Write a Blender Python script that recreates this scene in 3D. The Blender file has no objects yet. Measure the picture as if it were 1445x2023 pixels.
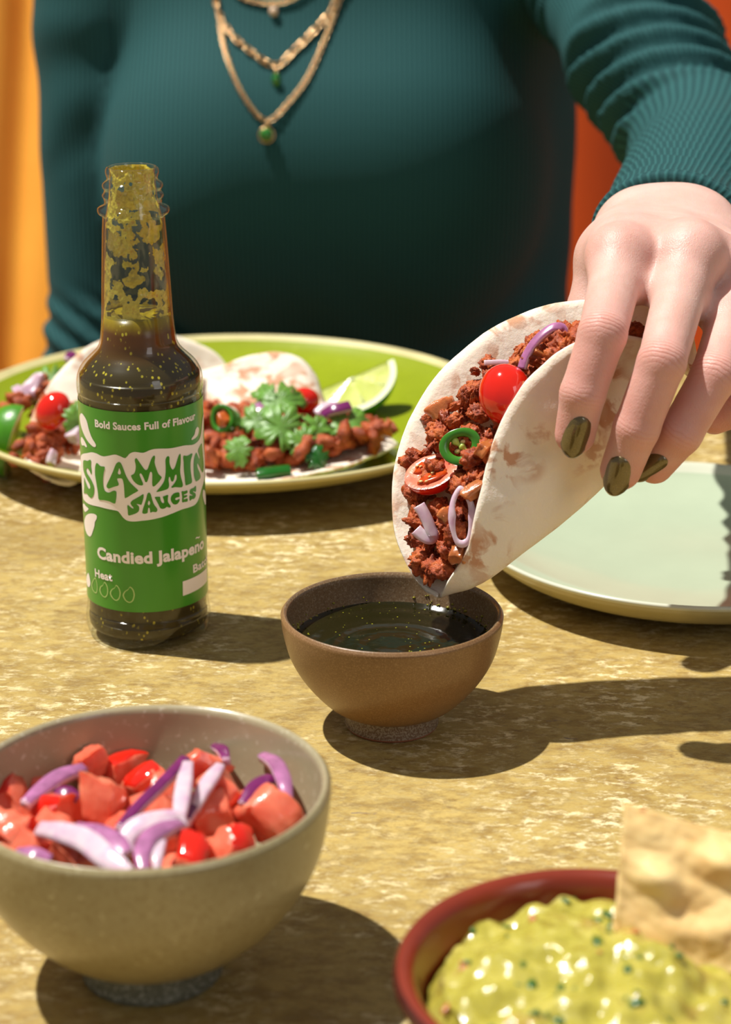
import bpy, bmesh, math, random
import numpy as np
from mathutils import Vector, Matrix, noise
from mathutils.geometry import tessellate_polygon

# ------------------------------------------------------------------ camera, light, exposure
scene = bpy.context.scene
COL = scene.collection
FPX, PITCH, CAM_H = 4000.0, math.radians(19), 0.29
cam_data = bpy.data.cameras.new('camera')
cam = bpy.data.objects.new('camera', cam_data)
COL.objects.link(cam)
cam.location = (0, 0, CAM_H)
cam.rotation_euler = (math.radians(90) - PITCH, 0, 0)
cam_data.sensor_fit = 'VERTICAL'
cam_data.sensor_height = 36.0
cam_data.sensor_width = 36.0 * 1445 / 2023
cam_data.lens = FPX / 2023 * 36.0
cam_data.clip_start = 0.02
cam_data.dof.use_dof = True
cam_data.dof.focus_distance = 0.680
cam_data.dof.aperture_fstop = 13.0
scene.camera = cam

world = bpy.data.worlds.new('world')
scene.world = world
world.use_nodes = True
wb = world.node_tree.nodes['Background']
wb.inputs['Color'].default_value = (0.98, 0.98, 1.0, 1)
wb.inputs['Strength'].default_value = 0.24

sun_data = bpy.data.lights.new('sun', 'SUN')
sun_data.energy = 6.0
sun_data.angle = math.radians(1.0)
sun_data.color = (1.0, 0.965, 0.90)
sun = bpy.data.objects.new('sun', sun_data)
COL.objects.link(sun)
SUN_DIR = Vector((-0.38, 0.10, 0.92)).normalized()      # towards the sun
sun.rotation_euler = SUN_DIR.to_track_quat('Z', 'Y').to_euler()

key = bpy.data.lights.new('fill_light', 'AREA')  # area lamp added as front-right fill, mirrored as a strip in the bottle
key.shape = 'RECTANGLE'
key.size, key.size_y = 0.5, 1.1
key.energy = 5.0
key.color = (1.0, 0.97, 0.95)
fill_obj = bpy.data.objects.new('fill_light', key)
COL.objects.link(fill_obj)
fill_obj.location = (1.1, -0.75, 0.95)
fill_obj.rotation_euler = (Vector((1.1, -0.75, 0.95)) - Vector((0.0, 0.75, 0.05))).to_track_quat('Z', 'Y').to_euler()

vs = scene.view_settings
vs.view_transform = 'Standard'
vs.look = 'None'
vs.gamma = 1.0
vs.use_curve_mapping = False
vs.exposure = 0.0
scene.cycles.use_denoising = True
scene.cycles.max_bounces = 10
scene.cycles.transparent_max_bounces = 12
scene.cycles.caustics_reflective = False
scene.cycles.caustics_refractive = False

# ------------------------------------------------------------------ helpers
F_ = np.array([0, math.cos(PITCH), -math.sin(PITCH)])
U_ = np.array([0, math.sin(PITCH), math.cos(PITCH)])
R_ = np.array([1.0, 0, 0])
C_ = np.array([0, 0, CAM_H])


def ray(px, py):
    return F_ + R_ * ((px - 722.5) / FPX) - U_ * ((py - 1011.5) / FPX)


def at(px, py, d):
    return C_ + d * ray(px, py)


def on_z(px, py, z):
    r = ray(px, py)
    return C_ + r * ((z - CAM_H) / r[2])


def on_y(px, py, y):
    r = ray(px, py)
    return C_ + r * (y / r[1])


def lin(r, g, b):
    def c(v):
        v /= 255.0
        return v / 12.92 if v <= 0.04045 else ((v + 0.055) / 1.055) ** 2.4
    return (c(r), c(g), c(b), 1.0)


WL = {}


def tag(o, label=None, cat=None, group=None, kind=None):
    if label: o['label'] = label
    if cat: o['category'] = cat
    if group: o['group'] = group
    if kind: o['kind'] = kind
    return o


def empty(name, loc, label=None, cat=None, group=None):
    o = bpy.data.objects.new(name, None)
    o.empty_display_size = 0.02
    COL.objects.link(o)
    o.location = loc
    WL[o.name] = np.array(loc, float)
    return tag(o, label, cat, group)


def mesh_obj(name, V, Fc, mat, parent=None, loc=None, smooth=True, fmat=None):
    """V in world coordinates; the origin goes to loc (top level) or to the parent's place."""
    V = np.asarray(V, float)
    if parent is not None:
        base = WL[parent.name]
    else:
        base = np.array(loc if loc is not None else (V.min(0) + V.max(0)) / 2 * [1, 1, 0] + [0, 0, V[:, 2].min()], float)
    me = bpy.data.meshes.new(name)
    me.from_pydata((V - base).tolist(), [], [list(map(int, f)) for f in Fc])
    mats = mat if isinstance(mat, (list, tuple)) else [mat]
    for m in mats:
        me.materials.append(m)
    if fmat is not None:
        me.polygons.foreach_set('material_index', np.asarray(fmat, np.int32))
    if smooth:
        me.polygons.foreach_set('use_smooth', np.ones(len(me.polygons), bool))
    me.update()
    o = bpy.data.objects.new(name, me)
    COL.objects.link(o)
    if parent is not None:
        o.parent = parent
    else:
        o.location = base
    WL[o.name] = base
    return o


def bm_obj(name, bm, mat, parent=None, loc=None, smooth=True):
    bm.normal_update()
    bm.verts.ensure_lookup_table()
    for i, v in enumerate(bm.verts): v.index = i
    V = [v.co[:] for v in bm.verts]
    Fc = [[v.index for v in f.verts] for f in bm.faces]
    fm = [f.material_index for f in bm.faces]
    bm.free()
    return mesh_obj(name, V, Fc, mat, parent, loc, smooth, fm)


def add_mod_solidify(o, t, offset=0.0):
    m = o.modifiers.new('thickness', 'SOLIDIFY')
    m.thickness = t
    m.offset = offset
    return o


def auto_smooth(o, deg=35):
    me = o.data
    bm = bmesh.new(); bm.from_mesh(me)
    for e in bm.edges:
        if len(e.link_faces) == 2 and e.calc_face_angle() > math.radians(deg):
            e.smooth = False
    bm.to_mesh(me); bm.free()
    return o


def lathe(profile, n=96, closed=False, wob=None):
    """profile: (r, z) list from bottom to top; returns V, F about the z axis."""
    V, Fc = [], []
    m = len(profile)
    for j in range(n):
        a = 2 * math.pi * j / n
        w = wob(a) if wob else 1.0
        for r, z in profile:
            V.append((r * w * math.cos(a), r * w * math.sin(a), z))
    for j in range(n):
        j2 = (j + 1) % n
        for i in range(m if closed else m - 1):
            i2 = (i + 1) % m
            Fc.append((j * m + i, j2 * m + i, j2 * m + i2, j * m + i2))
    return np.array(V), Fc


def smooth_profile(pts, n=6, closed=False):
    """Catmull-Rom through 2-D/3-D points."""
    P = [np.array(p, float) for p in pts]
    out = []
    N = len(P)
    rng = range(N if closed else N - 1)
    for i in rng:
        p0 = P[(i - 1) % N] if closed or i > 0 else 2 * P[0] - P[1]
        p1, p2 = P[i], P[(i + 1) % N]
        p3 = P[(i + 2) % N] if closed or i + 2 < N else 2 * P[-1] - P[-2]
        for k in range(n):
            t = k / n
            out.append(0.5 * (2 * p1 + (p2 - p0) * t + (2 * p0 - 5 * p1 + 4 * p2 - p3) * t * t + (3 * p1 - p0 - 3 * p2 + p3) * t ** 3))
    if not closed:
        out.append(P[-1])
    return np.array(out)


def grid_faces(nu, nv, wrap_u=False):
    Fc = []
    for i in range(nu if wrap_u else nu - 1):
        i2 = (i + 1) % nu
        for j in range(nv - 1):
            Fc.append((i * nv + j, i2 * nv + j, i2 * nv + j + 1, i * nv + j + 1))
    return Fc


def fbm(p, s=1.0, o=4):
    return noise.fractal(Vector(p) * s, 1.0, 2.0, o)


def frame_from(n, ax):
    n = np.asarray(n, float); n = n / np.linalg.norm(n)
    ax = np.asarray(ax, float); ax = ax - n * (ax @ n); ax = ax / np.linalg.norm(ax)
    return ax, np.cross(n, ax), n          # long axis, side, normal


def tube(pts, r, n=8, closed=False):
    P = np.asarray(pts, float)
    N = len(P)
    rr = np.full(N, r) if np.isscalar(r) else np.asarray(r)
    V = []
    T = np.gradient(P, axis=0)
    if closed:
        T = np.roll(P, -1, 0) - np.roll(P, 1, 0)
    T /= np.linalg.norm(T, axis=1)[:, None]
    up = np.array([0, 0, 1.0]) if abs(T[0][2]) < 0.9 else np.array([0, 1.0, 0])
    for i in range(N):
        s = np.cross(T[i], up); s /= np.linalg.norm(s)
        u = np.cross(s, T[i]); up = u
        for k in range(n):
            a = 2 * math.pi * k / n
            V.append(P[i] + rr[i] * (math.cos(a) * s + math.sin(a) * u))
    Fc = []
    for i in range(N if closed else N - 1):
        i2 = (i + 1) % N
        for k in range(n):
            k2 = (k + 1) % n
            Fc.append((i * n + k, i * n + k2, i2 * n + k2, i2 * n + k))
    if not closed:
        Fc.append(tuple(range(n - 1, -1, -1)))
        Fc.append(tuple((N - 1) * n + k for k in range(n)))
    return np.array(V), Fc


def ribbon(pts, up, width, thick, taper=True):
    """A strip with a rectangular section swept along pts. Faces: 0 outer (up side), 1 inner, 2/3 edges."""
    P = np.asarray(pts, float); N = len(P)
    T = np.gradient(P, axis=0); T /= np.linalg.norm(T, axis=1)[:, None]
    U = np.asarray(up, float)
    U = np.tile(U, (N, 1)) if U.ndim == 1 else U
    V, Fc, fm = [], [], []
    for i in range(N):
        s = np.cross(T[i], U[i]); s /= np.linalg.norm(s) + 1e-12
        u = np.cross(s, T[i])
        f = i / (N - 1)
        w = width * (0.45 + 0.55 * math.sin(math.pi * min(max(f, 0.08), 0.92)) ** 0.6) if taper else width
        for a, b in ((-.5, .5), (-.25, .62), (.25, .62), (.5, .5), (.5, -.5), (-.5, -.5)):
            V.append(P[i] + s * a * w + u * b * thick)
    for i in range(N - 1):
        for k in range(6):
            k2 = (k + 1) % 6
            Fc.append((i * 6 + k, i * 6 + k2, (i + 1) * 6 + k2, (i + 1) * 6 + k))
            fm.append(0 if k < 3 else 1)
    Fc.append((5, 4, 3, 2, 1, 0)); fm.append(1)
    Fc.append(tuple((N - 1) * 6 + k for k in range(6))); fm.append(1)
    return V, Fc, fm


def join(parts):
    V, Fc, off = [], [], 0
    for v, f in parts:
        V.append(np.asarray(v)); Fc += [tuple(i + off for i in q) for q in f]; off += len(v)
    return np.vstack(V), Fc


# ---- signed distance fields and surface nets
def caps(P, a, b, ra, rb=None):
    rb = ra if rb is None else rb
    a = np.asarray(a, np.float32); b = np.asarray(b, np.float32); d = b - a
    X, Y, Z = P[0] - a[0], P[1] - a[1], P[2] - a[2]
    t = np.clip((X * d[0] + Y * d[1] + Z * d[2]) / float(d @ d), 0, 1)
    return np.sqrt((X - t * d[0]) ** 2 + (Y - t * d[1]) ** 2 + (Z - t * d[2]) ** 2) - (ra + (rb - ra) * t)


def ellip(P, c, r):
    X, Y, Z = P[0] - c[0], P[1] - c[1], P[2] - c[2]
    k0 = np.sqrt((X / r[0]) ** 2 + (Y / r[1]) ** 2 + (Z / r[2]) ** 2)
    k1 = np.sqrt((X / r[0] ** 2) ** 2 + (Y / r[1] ** 2) ** 2 + (Z / r[2] ** 2) ** 2)
    return k0 * (k0 - 1) / np.maximum(k1, 1e-6)


def smin(a, b, k):
    h = np.maximum(k - np.abs(a - b), 0) / k
    return np.minimum(a, b) - h * h * k * 0.25


def surface_net(fn, lo, hi, h):
    ax = [np.arange(lo[i], hi[i] + h, h, dtype=np.float32) for i in range(3)]
    P = np.meshgrid(*ax, indexing='ij')
    D = fn(P).astype(np.float32)
    S = D < 0
    nx, ny, nz = D.shape
    cs = [(i, j, k) for i in (0, 1) for j in (0, 1) for k in (0, 1)]
    sl = lambda c: (slice(c[0], nx - 1 + c[0]), slice(c[1], ny - 1 + c[1]), slice(c[2], nz - 1 + c[2]))
    cnt = sum(S[sl(c)].astype(np.int8) for c in cs)
    mixed = (cnt > 0) & (cnt < 8)
    I = np.argwhere(mixed)
    idx = np.full(mixed.shape, -1, np.int64)
    idx[mixed] = np.arange(len(I))
    acc = np.zeros((len(I), 3)); n = np.zeros(len(I))
    for a in cs:
        for d in range(3):
            if a[d]: continue
            b = list(a); b[d] = 1
            va = D[I[:, 0] + a[0], I[:, 1] + a[1], I[:, 2] + a[2]]
            vb = D[I[:, 0] + b[0], I[:, 1] + b[1], I[:, 2] + b[2]]
            cr = (va < 0) != (vb < 0)
            t = np.where(cr, va / np.where(cr, va - vb, 1), 0)
            p = np.tile(np.array(a, float), (len(I), 1)); p[:, d] += t
            acc[cr] += p[cr]; n[cr] += 1
    V = (I + acc / n[:, None]) * h + np.array(lo)
    Q = []
    for d in range(3):
        u, v = (d + 1) % 3, (d + 2) % 3
        s0 = [slice(1, -1)] * 3; s1 = [slice(1, -1)] * 3
        s0[d] = slice(0, -1); s1[d] = slice(1, None)
        A, B = S[tuple(s0)], S[tuple(s1)]
        E = np.argwhere(A != B)
        flip = ~A[E[:, 0], E[:, 1], E[:, 2]]
        E = E + 1; E[:, d] -= 1
        q = []
        for du, dv in ((-1, -1), (0, -1), (0, 0), (-1, 0)):
            c = E.copy(); c[:, u] += du; c[:, v] += dv
            q.append(idx[c[:, 0], c[:, 1], c[:, 2]])
        q = np.stack(q, 1)
        q[flip] = q[flip][:, ::-1]
        Q.append(q)
    Q = np.vstack(Q)
    return V, Q[(Q >= 0).all(1)]


def relax(V, Q, it=4, lam=0.5, mu=-0.52):
    e = np.vstack([Q[:, [i, (i + 1) % 4]] for i in range(4)])
    deg = np.bincount(e.ravel(), minlength=len(V))[:, None]
    for k in range(it * 2):
        s = np.zeros_like(V)
        for c in range(3):
            s[:, c] = np.bincount(e[:, 0], V[e[:, 1], c], len(V)) + np.bincount(e[:, 1], V[e[:, 0], c], len(V))
        V = V + (s / np.maximum(deg, 1) - V) * (lam if k % 2 == 0 else mu)
    return V


def march(px, py, fn, d0=0.4, d1=1.6):
    r = ray(px, py); t = d0
    for _ in range(200):
        p = C_ + r * t
        d = float(fn([np.float32(p[0]), np.float32(p[1]), np.float32(p[2])]))
        if d < 1e-4: break
        t += d * 0.8
        if t > d1: return None
    return C_ + r * t


def sdf_normal(fn, p, h=0.0015):
    g = []
    for i in range(3):
        a = np.array(p, float); b = a.copy(); a[i] += h; b[i] -= h
        g.append(float(fn(list(a))) - float(fn(list(b))))
    g = np.array(g)
    return g / np.linalg.norm(g)


def set_attr(o, name, data):
    a = o.data.attributes.new(name, 'FLOAT', 'POINT')
    a.data.foreach_set('value', np.asarray(data, np.float32))


# ---- materials
class NT:
    def __init__(self, name):
        self.m = bpy.data.materials.new(name)
        self.m.use_nodes = True
        self.t = self.m.node_tree
        self.b = self.t.nodes['Principled BSDF']
        self.tc = None

    def n(self, typ, **kw):
        nd = self.t.nodes.new(typ)
        for k, v in kw.items():
            setattr(nd, k, v)
        return nd

    def link(self, a, b):
        self.t.links.new(a, b)

    def obj(self, scale=(1, 1, 1), rot=(0, 0, 0)):
        if self.tc is None:
            self.tc = self.n('ShaderNodeTexCoord')
        mp = self.n('ShaderNodeMapping')
        mp.inputs['Scale'].default_value = scale
        mp.inputs['Rotation'].default_value = rot
        self.link(self.tc.outputs['Object'], mp.inputs['Vector'])
        return mp.outputs['Vector']

    def noise(self, scale, detail=4, rough=0.55, dist=0.0, vec=None):
        nd = self.n('ShaderNodeTexNoise')
        nd.inputs['Scale'].default_value = scale
        nd.inputs['Detail'].default_value = detail
        nd.inputs['Roughness'].default_value = rough
        nd.inputs['Distortion'].default_value = dist
        self.link(vec if vec is not None else self.obj(), nd.inputs['Vector'])
        return nd.outputs['Fac']

    def voro(self, scale, feature='F1', vec=None, rand=1.0):
        nd = self.n('ShaderNodeTexVoronoi', feature=feature)
        nd.inputs['Scale'].default_value = scale
        nd.inputs['Randomness'].default_value = rand
        self.link(vec if vec is not None else self.obj(), nd.inputs['Vector'])
        return nd.outputs['Distance']

    def attr(self, name):
        nd = self.n('ShaderNodeAttribute'); nd.attribute_name = name
        return nd.outputs['Fac']

    def ramp(self, fac, stops, interp='LINEAR'):
        nd = self.n('ShaderNodeValToRGB')
        cr = nd.color_ramp; cr.interpolation = interp
        while len(cr.elements) > len(stops): cr.elements.remove(cr.elements[-1])
        while len(cr.elements) < len(stops): cr.elements.new(0.5)
        for e, (p, c) in zip(cr.elements, stops):
            e.position = p
            e.color = c if hasattr(c, '__len__') else (c, c, c, 1)
        self.link(fac, nd.inputs['Fac'])
        return nd.outputs['Color']

    def mix(self, fac, a, b, mode='MIX'):
        nd = self.n('ShaderNodeMix', data_type='RGBA', blend_type=mode)
        for sock, v in ((nd.inputs[0], fac), (nd.inputs[6], a), (nd.inputs[7], b)):
            if hasattr(v, 'links') or isinstance(v, bpy.types.NodeSocket):
                self.link(v, sock)
            else:
                sock.default_value = v
        return nd.outputs[2]

    def math(self, op, a, b=0.0, c=None):
        nd = self.n('ShaderNodeMath', operation=op)
        for i, v in enumerate((a, b) if c is None else (a, b, c)):
            if isinstance(v, bpy.types.NodeSocket): self.link(v, nd.inputs[i])
            else: nd.inputs[i].default_value = v
        return nd.outputs[0]

    def bump(self, h, strength=0.5, dist=0.001, normal=None):
        nd = self.n('ShaderNodeBump')
        nd.inputs['Strength'].default_value = strength
        nd.inputs['Distance'].default_value = dist
        self.link(h, nd.inputs['Height'])
        if normal is not None: self.link(normal, nd.inputs['Normal'])
        self.link(nd.outputs['Normal'], self.b.inputs['Normal'])
        return nd.outputs['Normal']

    def set(self, **kw):
        for k, v in kw.items():
            s = self.b.inputs[k.replace('_', ' ')]
            if isinstance(v, bpy.types.NodeSocket): self.link(v, s)
            else: s.default_value = v
        return self


def simple(name, col, rough=0.5, var=0.0, vscale=60, bump=0.0, bscale=300, bdist=0.0006, sss=0.0, sssr=(0.004, 0.002, 0.001), coat=0.0, spec=None, metal=0.0):
    k = NT(name)
    if var:
        c2 = tuple(min(1, c * (1 + var)) for c in col[:3]) + (1,)
        c1 = tuple(c * (1 - var) for c in col[:3]) + (1,)
        k.set(Base_Color=k.ramp(k.noise(vscale, 5), [(0.3, c1), (0.7, c2)]))
    else:
        k.set(Base_Color=col)
    k.set(Roughness=rough, Metallic=metal)
    if bump: k.bump(k.noise(bscale, 4, 0.6), bump, bdist)
    if sss:
        k.set(Subsurface_Weight=sss, Subsurface_Radius=sssr, Subsurface_Scale=1.0)
    if coat: k.set(Coat_Weight=coat, Coat_Roughness=0.05)
    if spec is not None: k.set(Specular_IOR_Level=spec)
    return k.m

# ------------------------------------------------------------------ structure: floor, wall, table, cloth drapes
def table_material():
    k = NT('mottled_golden_stone')
    st = k.obj((0.55, 1.0, 1.0), (0, 0, 0.35))
    n1 = k.noise(9, 4, 0.6, 0.3)
    n2 = k.noise(260, 10, 0.74, 0.2, st)
    n3 = k.noise(520, 6, 0.75, 0.2, st)
    base = k.ramp(n1, [(0.25, lin(156, 132, 72)), (0.5, lin(182, 157, 92)), (0.78, lin(200, 174, 104))])
    base = k.mix(k.ramp(k.noise(120, 9, 0.78, 0.2, st), [(0.40, 0.75), (0.55, 0)]), base, lin(136, 108, 56))
    flake = k.ramp(n2, [(0.50, 0), (0.58, 1)])
    n4 = k.noise(16, 7, 0.72, 0.3)
    patch = k.ramp(n4, [(0.46, 0), (0.60, 1)])
    col = k.mix(k.math('MULTIPLY', flake, k.math('MULTIPLY_ADD', patch, 0.80, 0.12)), base, lin(240, 222, 172))
    dark = k.ramp(k.noise(150, 8, 0.78, 0.3, k.obj((0.5, 1.1, 1), (0, 0, 0.2))), [(0.30, 1), (0.42, 0)])
    col = k.mix(k.math('MULTIPLY', dark, 0.8), col, lin(112, 78, 34))
    spot = k.ramp(n3, [(0.30, 1), (0.46, 0)])
    col = k.mix(k.math('MULTIPLY', spot, 0.55), col, lin(128, 92, 42))
    # chipped grey-violet flecks and dark scratches
    ch = k.ramp(k.noise(24, 5, 0.7, 0.8, k.obj((1, 2.2, 1), (0, 0, 0.5))), [(0.70, 0), (0.71, 1)], 'LINEAR')
    col = k.mix(k.math('MULTIPLY', ch, 0.85), col, lin(120, 105, 100))
    k.set(Base_Color=col, Roughness=k.ramp(n2, [(0.3, 0.42), (0.7, 0.62)]), Specular_IOR_Level=0.35)
    h = k.math('ADD', k.math('MULTIPLY', flake, 0.4), k.math('MULTIPLY', n3, 0.8))
    k.bump(h, 0.55, 0.0006)
    return k.m


def cloth_material(name, c1, c2, freq=900):
    k = NT(name)
    v = k.obj()
    w1 = k.n('ShaderNodeTexWave', wave_type='BANDS', bands_direction='X'); w1.inputs['Scale'].default_value = freq / 6
    w2 = k.n('ShaderNodeTexWave', wave_type='BANDS', bands_direction='Z'); w2.inputs['Scale'].default_value = freq / 6
    for w in (w1, w2):
        w.inputs['Distortion'].default_value = 1.5
        k.link(v, w.inputs['Vector'])
    wv = k.math('MULTIPLY', w1.outputs['Fac'], w2.outputs['Fac'])
    k.set(Base_Color=k.mix(k.noise(14, 4), c1, c2), Roughness=0.85, Specular_IOR_Level=0.15, Sheen_Weight=0.15)
    k.bump(wv, 0.35, 0.001)
    return k.m


M_TABLE = table_material()
M_WALL = simple('ochre_plaster', lin(205, 110, 40), 0.9, 0.1, 6)
M_FLOOR = simple('brown_floor', lin(120, 90, 60), 0.8, 0.15, 5)
M_CLOTH_LIT = cloth_material('lit_orange_cloth', lin(236, 164, 56), lin(222, 142, 40))  # orange backdrop in sun: the sunlight is put into the cloth colour
M_CLOTH_SHADE = cloth_material('shaded_orange_cloth', lin(196, 76, 2), lin(180, 60, 1))  # same backdrop in shade: the darkening is put into the cloth colour


def slab(name, lo, hi, mat, bev=0.0, parent=None, loc=None):
    bm = bmesh.new()
    bmesh.ops.create_cube(bm, size=1)
    for v in bm.verts:
        for i in range(3):
            v.co[i] = lo[i] + (v.co[i] + 0.5) * (hi[i] - lo[i])
    if bev:
        bmesh.ops.bevel(bm, geom=bm.edges[:], offset=bev, segments=3, affect='EDGES', profile=0.6)
    return bm_obj(name, bm, mat, parent, loc, smooth=False)


tag(slab('floor', (-2.4, -1.2, -0.79), (2.4, 2.7, -0.75), M_FLOOR), kind='structure')
tag(slab('wall_back', (-2.4, 2.6, -0.75), (2.4, 2.7, 1.0), M_WALL), kind='structure')

table = empty('dining_table', (0, 0.65, -0.75), 'wide table topped in mottled golden stone under all the dishes', 'table')
slab('tabletop', (-0.66, 0.2, -0.035), (0.66, 1.084, 0.0), M_TABLE, 0.004, table)
M_LEG = simple('dark_wood', lin(70, 46, 26), 0.6, 0.2, 20)
for sx in (-0.6, 0.6):
    for sy in (0.26, 1.0):
        slab('leg', (sx - 0.025, sy - 0.025, -0.75), (sx + 0.025, sy + 0.025, -0.035), M_LEG, 0.003, table)

bench = empty('bench', (0, 1.34, -0.75), 'low upholstered bench the person in teal sits on', 'bench')
slab('seat', (-0.5, 1.19, -0.40), (0.5, 1.50, -0.34), M_CLOTH_SHADE, 0.015, bench)
for sx in (-0.44, 0.44):
    slab('leg', (sx - 0.03, 1.23, -0.75), (sx + 0.03, 1.46, -0.40), M_LEG, 0.003, bench)


def drape(name, x0, x1, slope, y_foot, z_bend, z_top, amp, wl, mat, label, ph=0.0):
    nu, nv = 160, 90
    V = []
    for i in range(nu):
        x = x0 + (x1 - x0) * i / (nu - 1)
        for j in range(nv):
            z = -0.75 + (z_top + 0.75) * j / (nv - 1)
            rise = max(0.0, z - z_bend)
            y = y_foot + slope * (math.sqrt(rise * rise + 0.0025) - 0.05 if rise > 0 else 0)
            f = math.sin(2 * math.pi * x / wl + ph + 0.5 * math.sin(3 * z)) + 0.45 * math.sin(2 * math.pi * x / (wl * 0.43) + 1.0 + z)
            y += amp * f + 0.006 * noise.noise((x * 7, z * 5, ph))
            V.append((x, y, z))
    o = mesh_obj(name, V, grid_faces(nu, nv), mat, loc=((x0 + x1) / 2, y_foot, -0.75))
    add_mod_solidify(o, 0.004)
    return tag(o, label, 'fabric')


drape('cloth_drape', -1.3, -0.10, 0.72, 1.62, -0.45, 0.42, 0.014, 0.11, M_CLOTH_LIT, 'cloth drape in a sunlit amber tone behind the shoulder beside the sauce bottle', 0.6)  # leaned back further so that the sun strikes it
drape('cloth_drape', -0.06, 1.3, 0.40, 1.66, -0.45, 0.42, 0.016, 0.30, M_CLOTH_SHADE, 'cloth drape coloured a shaded burnt orange behind the raised sleeve', 2.0)

# ------------------------------------------------------------------ stoneware
def glaze(name, c_main, c_speck, c_edge=None, rough=0.3, sscale=900, thr=(0.55, 0.68), z_edge=None, dark=None, var=0.12):
    k = NT(name)
    c1 = tuple(c * (1 - var) for c in c_main[:3]) + (1,)
    c2 = tuple(min(1, c * (1 + var)) for c in c_main[:3]) + (1,)
    col = k.ramp(k.noise(30, 4), [(0.3, c1), (0.7, c2)])
    col = k.mix(k.ramp(k.noise(sscale, 3, 0.6), [(thr[0], 0), (thr[1], 1)]), col, c_speck)
    if dark:
        col = k.mix(k.math('MULTIPLY', k.ramp(k.noise(sscale * 1.6, 2), [(0.35, 1), (0.5, 0)]), 0.5), col, dark)
    k.set(Base_Color=col, Roughness=rough)
    k.bump(k.noise(sscale * 0.5, 3), 0.12, 0.0004)
    return k, col


def stone_bowl(name, c, outer, inner, mats, label, foot_split, n=128):
    """outer/inner: (r,z) bottom->rim and rim->centre. mats: (body, foot, inside)."""
    root = empty(name, c, label, 'bowl')
    c = np.array(c)
    po = smooth_profile(outer, 5); pi = smooth_profile(inner, 5)
    lip = smooth_profile([outer[-1], ((outer[-1][0] + inner[0][0]) / 2, max(outer[-1][1], inner[0][1]) + 0.0007), inner[0]], 6)[1:-1]
    prof = np.vstack([po, lip, pi])
    V, Fc = lathe([tuple(p) for p in prof], n)
    m = len(prof); fm = []
    no = len(po) + len(lip) // 2
    for j in range(n):
        for i in range(m - 1):
            fm.append(0 if i < no else 1)
    mesh_obj('body', V + c, Fc, [mats[0], mats[2]], root, fmat=fm)
    V, Fc = lathe(foot_split, n)
    f = mesh_obj('foot', V + c, Fc, mats[1], root)
    auto_smooth(f, 40)
    return root


# small brown dipping bowl
kb, colb = glaze('brown_stoneware', lin(126, 94, 60), lin(152, 120, 84), rough=0.36, sscale=2200, thr=(0.5, 0.66), dark=lin(102, 66, 36))
kf, _ = glaze('speckled_grey_foot', lin(108, 82, 60), lin(146, 130, 110), rough=0.45, sscale=1500, thr=(0.46, 0.54), dark=lin(84, 52, 30))
kin, _ = glaze('brown_grey_inside', lin(122, 98, 72), lin(146, 128, 104), rough=0.22, sscale=1200, thr=(0.5, 0.7), dark=lin(80, 58, 36))
BB = np.array((0.0088, 0.6225, 0.0))
brown_bowl = stone_bowl('dipping_bowl', BB,
    [(0.0150, 0.0062), (0.0190, 0.0078), (0.0235, 0.0112), (0.0297, 0.0185), (0.0340, 0.0262), (0.0362, 0.0345), (0.0369, 0.0402)],
    [(0.0349, 0.0406), (0.0338, 0.0345), (0.0318, 0.0275), (0.0270, 0.0190), (0.0190, 0.0120), (0.0100, 0.0095), (0.0001, 0.0090)],
    (kb.m, kf.m, kin.m), 'small brown stoneware bowl of dark sauce under the held taco',
    [(0.0001, 0.0012), (0.0118, 0.0012), (0.0136, 0.0), (0.0150, 0.0002), (0.0158, 0.0012), (0.0155, 0.0040), (0.0152, 0.0068), (0.0150, 0.0085)])
M_RUST = simple('unglazed_rim', lin(150, 92, 64), 0.8)
V, Fc = lathe([(0.0146, 0.0001), (0.0153, 0.0003), (0.0157, 0.0009), (0.0156, 0.0014)], 96)
mesh_obj('unglazed_ring', V + BB, Fc, M_RUST, brown_bowl)['label'] = 'bare reddish clay ring under the foot'


def sauce_mat():
    k = NT('dark_green_sauce')
    sp = k.ramp(k.voro(520, vec=k.obj()), [(0.10, 1), (0.17, 0)])
    gate = k.ramp(k.noise(260, 2), [(0.50, 0), (0.56, 1)])
    col = k.mix(k.math('MULTIPLY', sp, gate), lin(30, 28, 10), lin(150, 150, 36))
    k.set(Base_Color=col, Roughness=0.10, Specular_IOR_Level=0.6)
    k.bump(k.noise(70, 3, 0.5), 0.25, 0.0012)
    return k.m


M_SAUCE = sauce_mat()
nr, na = 26, 96
V = [(BB[0], BB[1], 0.0305)]; Fc = []
for i in range(1, nr):
    r = 0.0330 * i / (nr - 1)
    for j in range(na):
        a = 2 * math.pi * j / na
        z = 0.0305 + 0.0002 * math.sin(r * 700 + 3 * math.sin(a)) * (r / 0.03)
        if r > 0.031: z += 0.0007 * (r - 0.031) / 0.002
        V.append((BB[0] + r * math.cos(a), BB[1] + r * math.sin(a), z))
for j in range(na):
    Fc.append((0, 1 + j, 1 + (j + 1) % na))
    for i in range(nr - 2):
        Fc.append((1 + i * na + j, 1 + (i + 1) * na + j, 1 + (i + 1) * na + (j + 1) % na, 1 + i * na + (j + 1) % na))
o = mesh_obj('dipping_sauce', V, Fc, M_SAUCE, loc=(BB[0], BB[1], 0.0305))
tag(o, 'glossy dark green sauce filling the brown bowl', 'sauce', kind='stuff')
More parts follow.
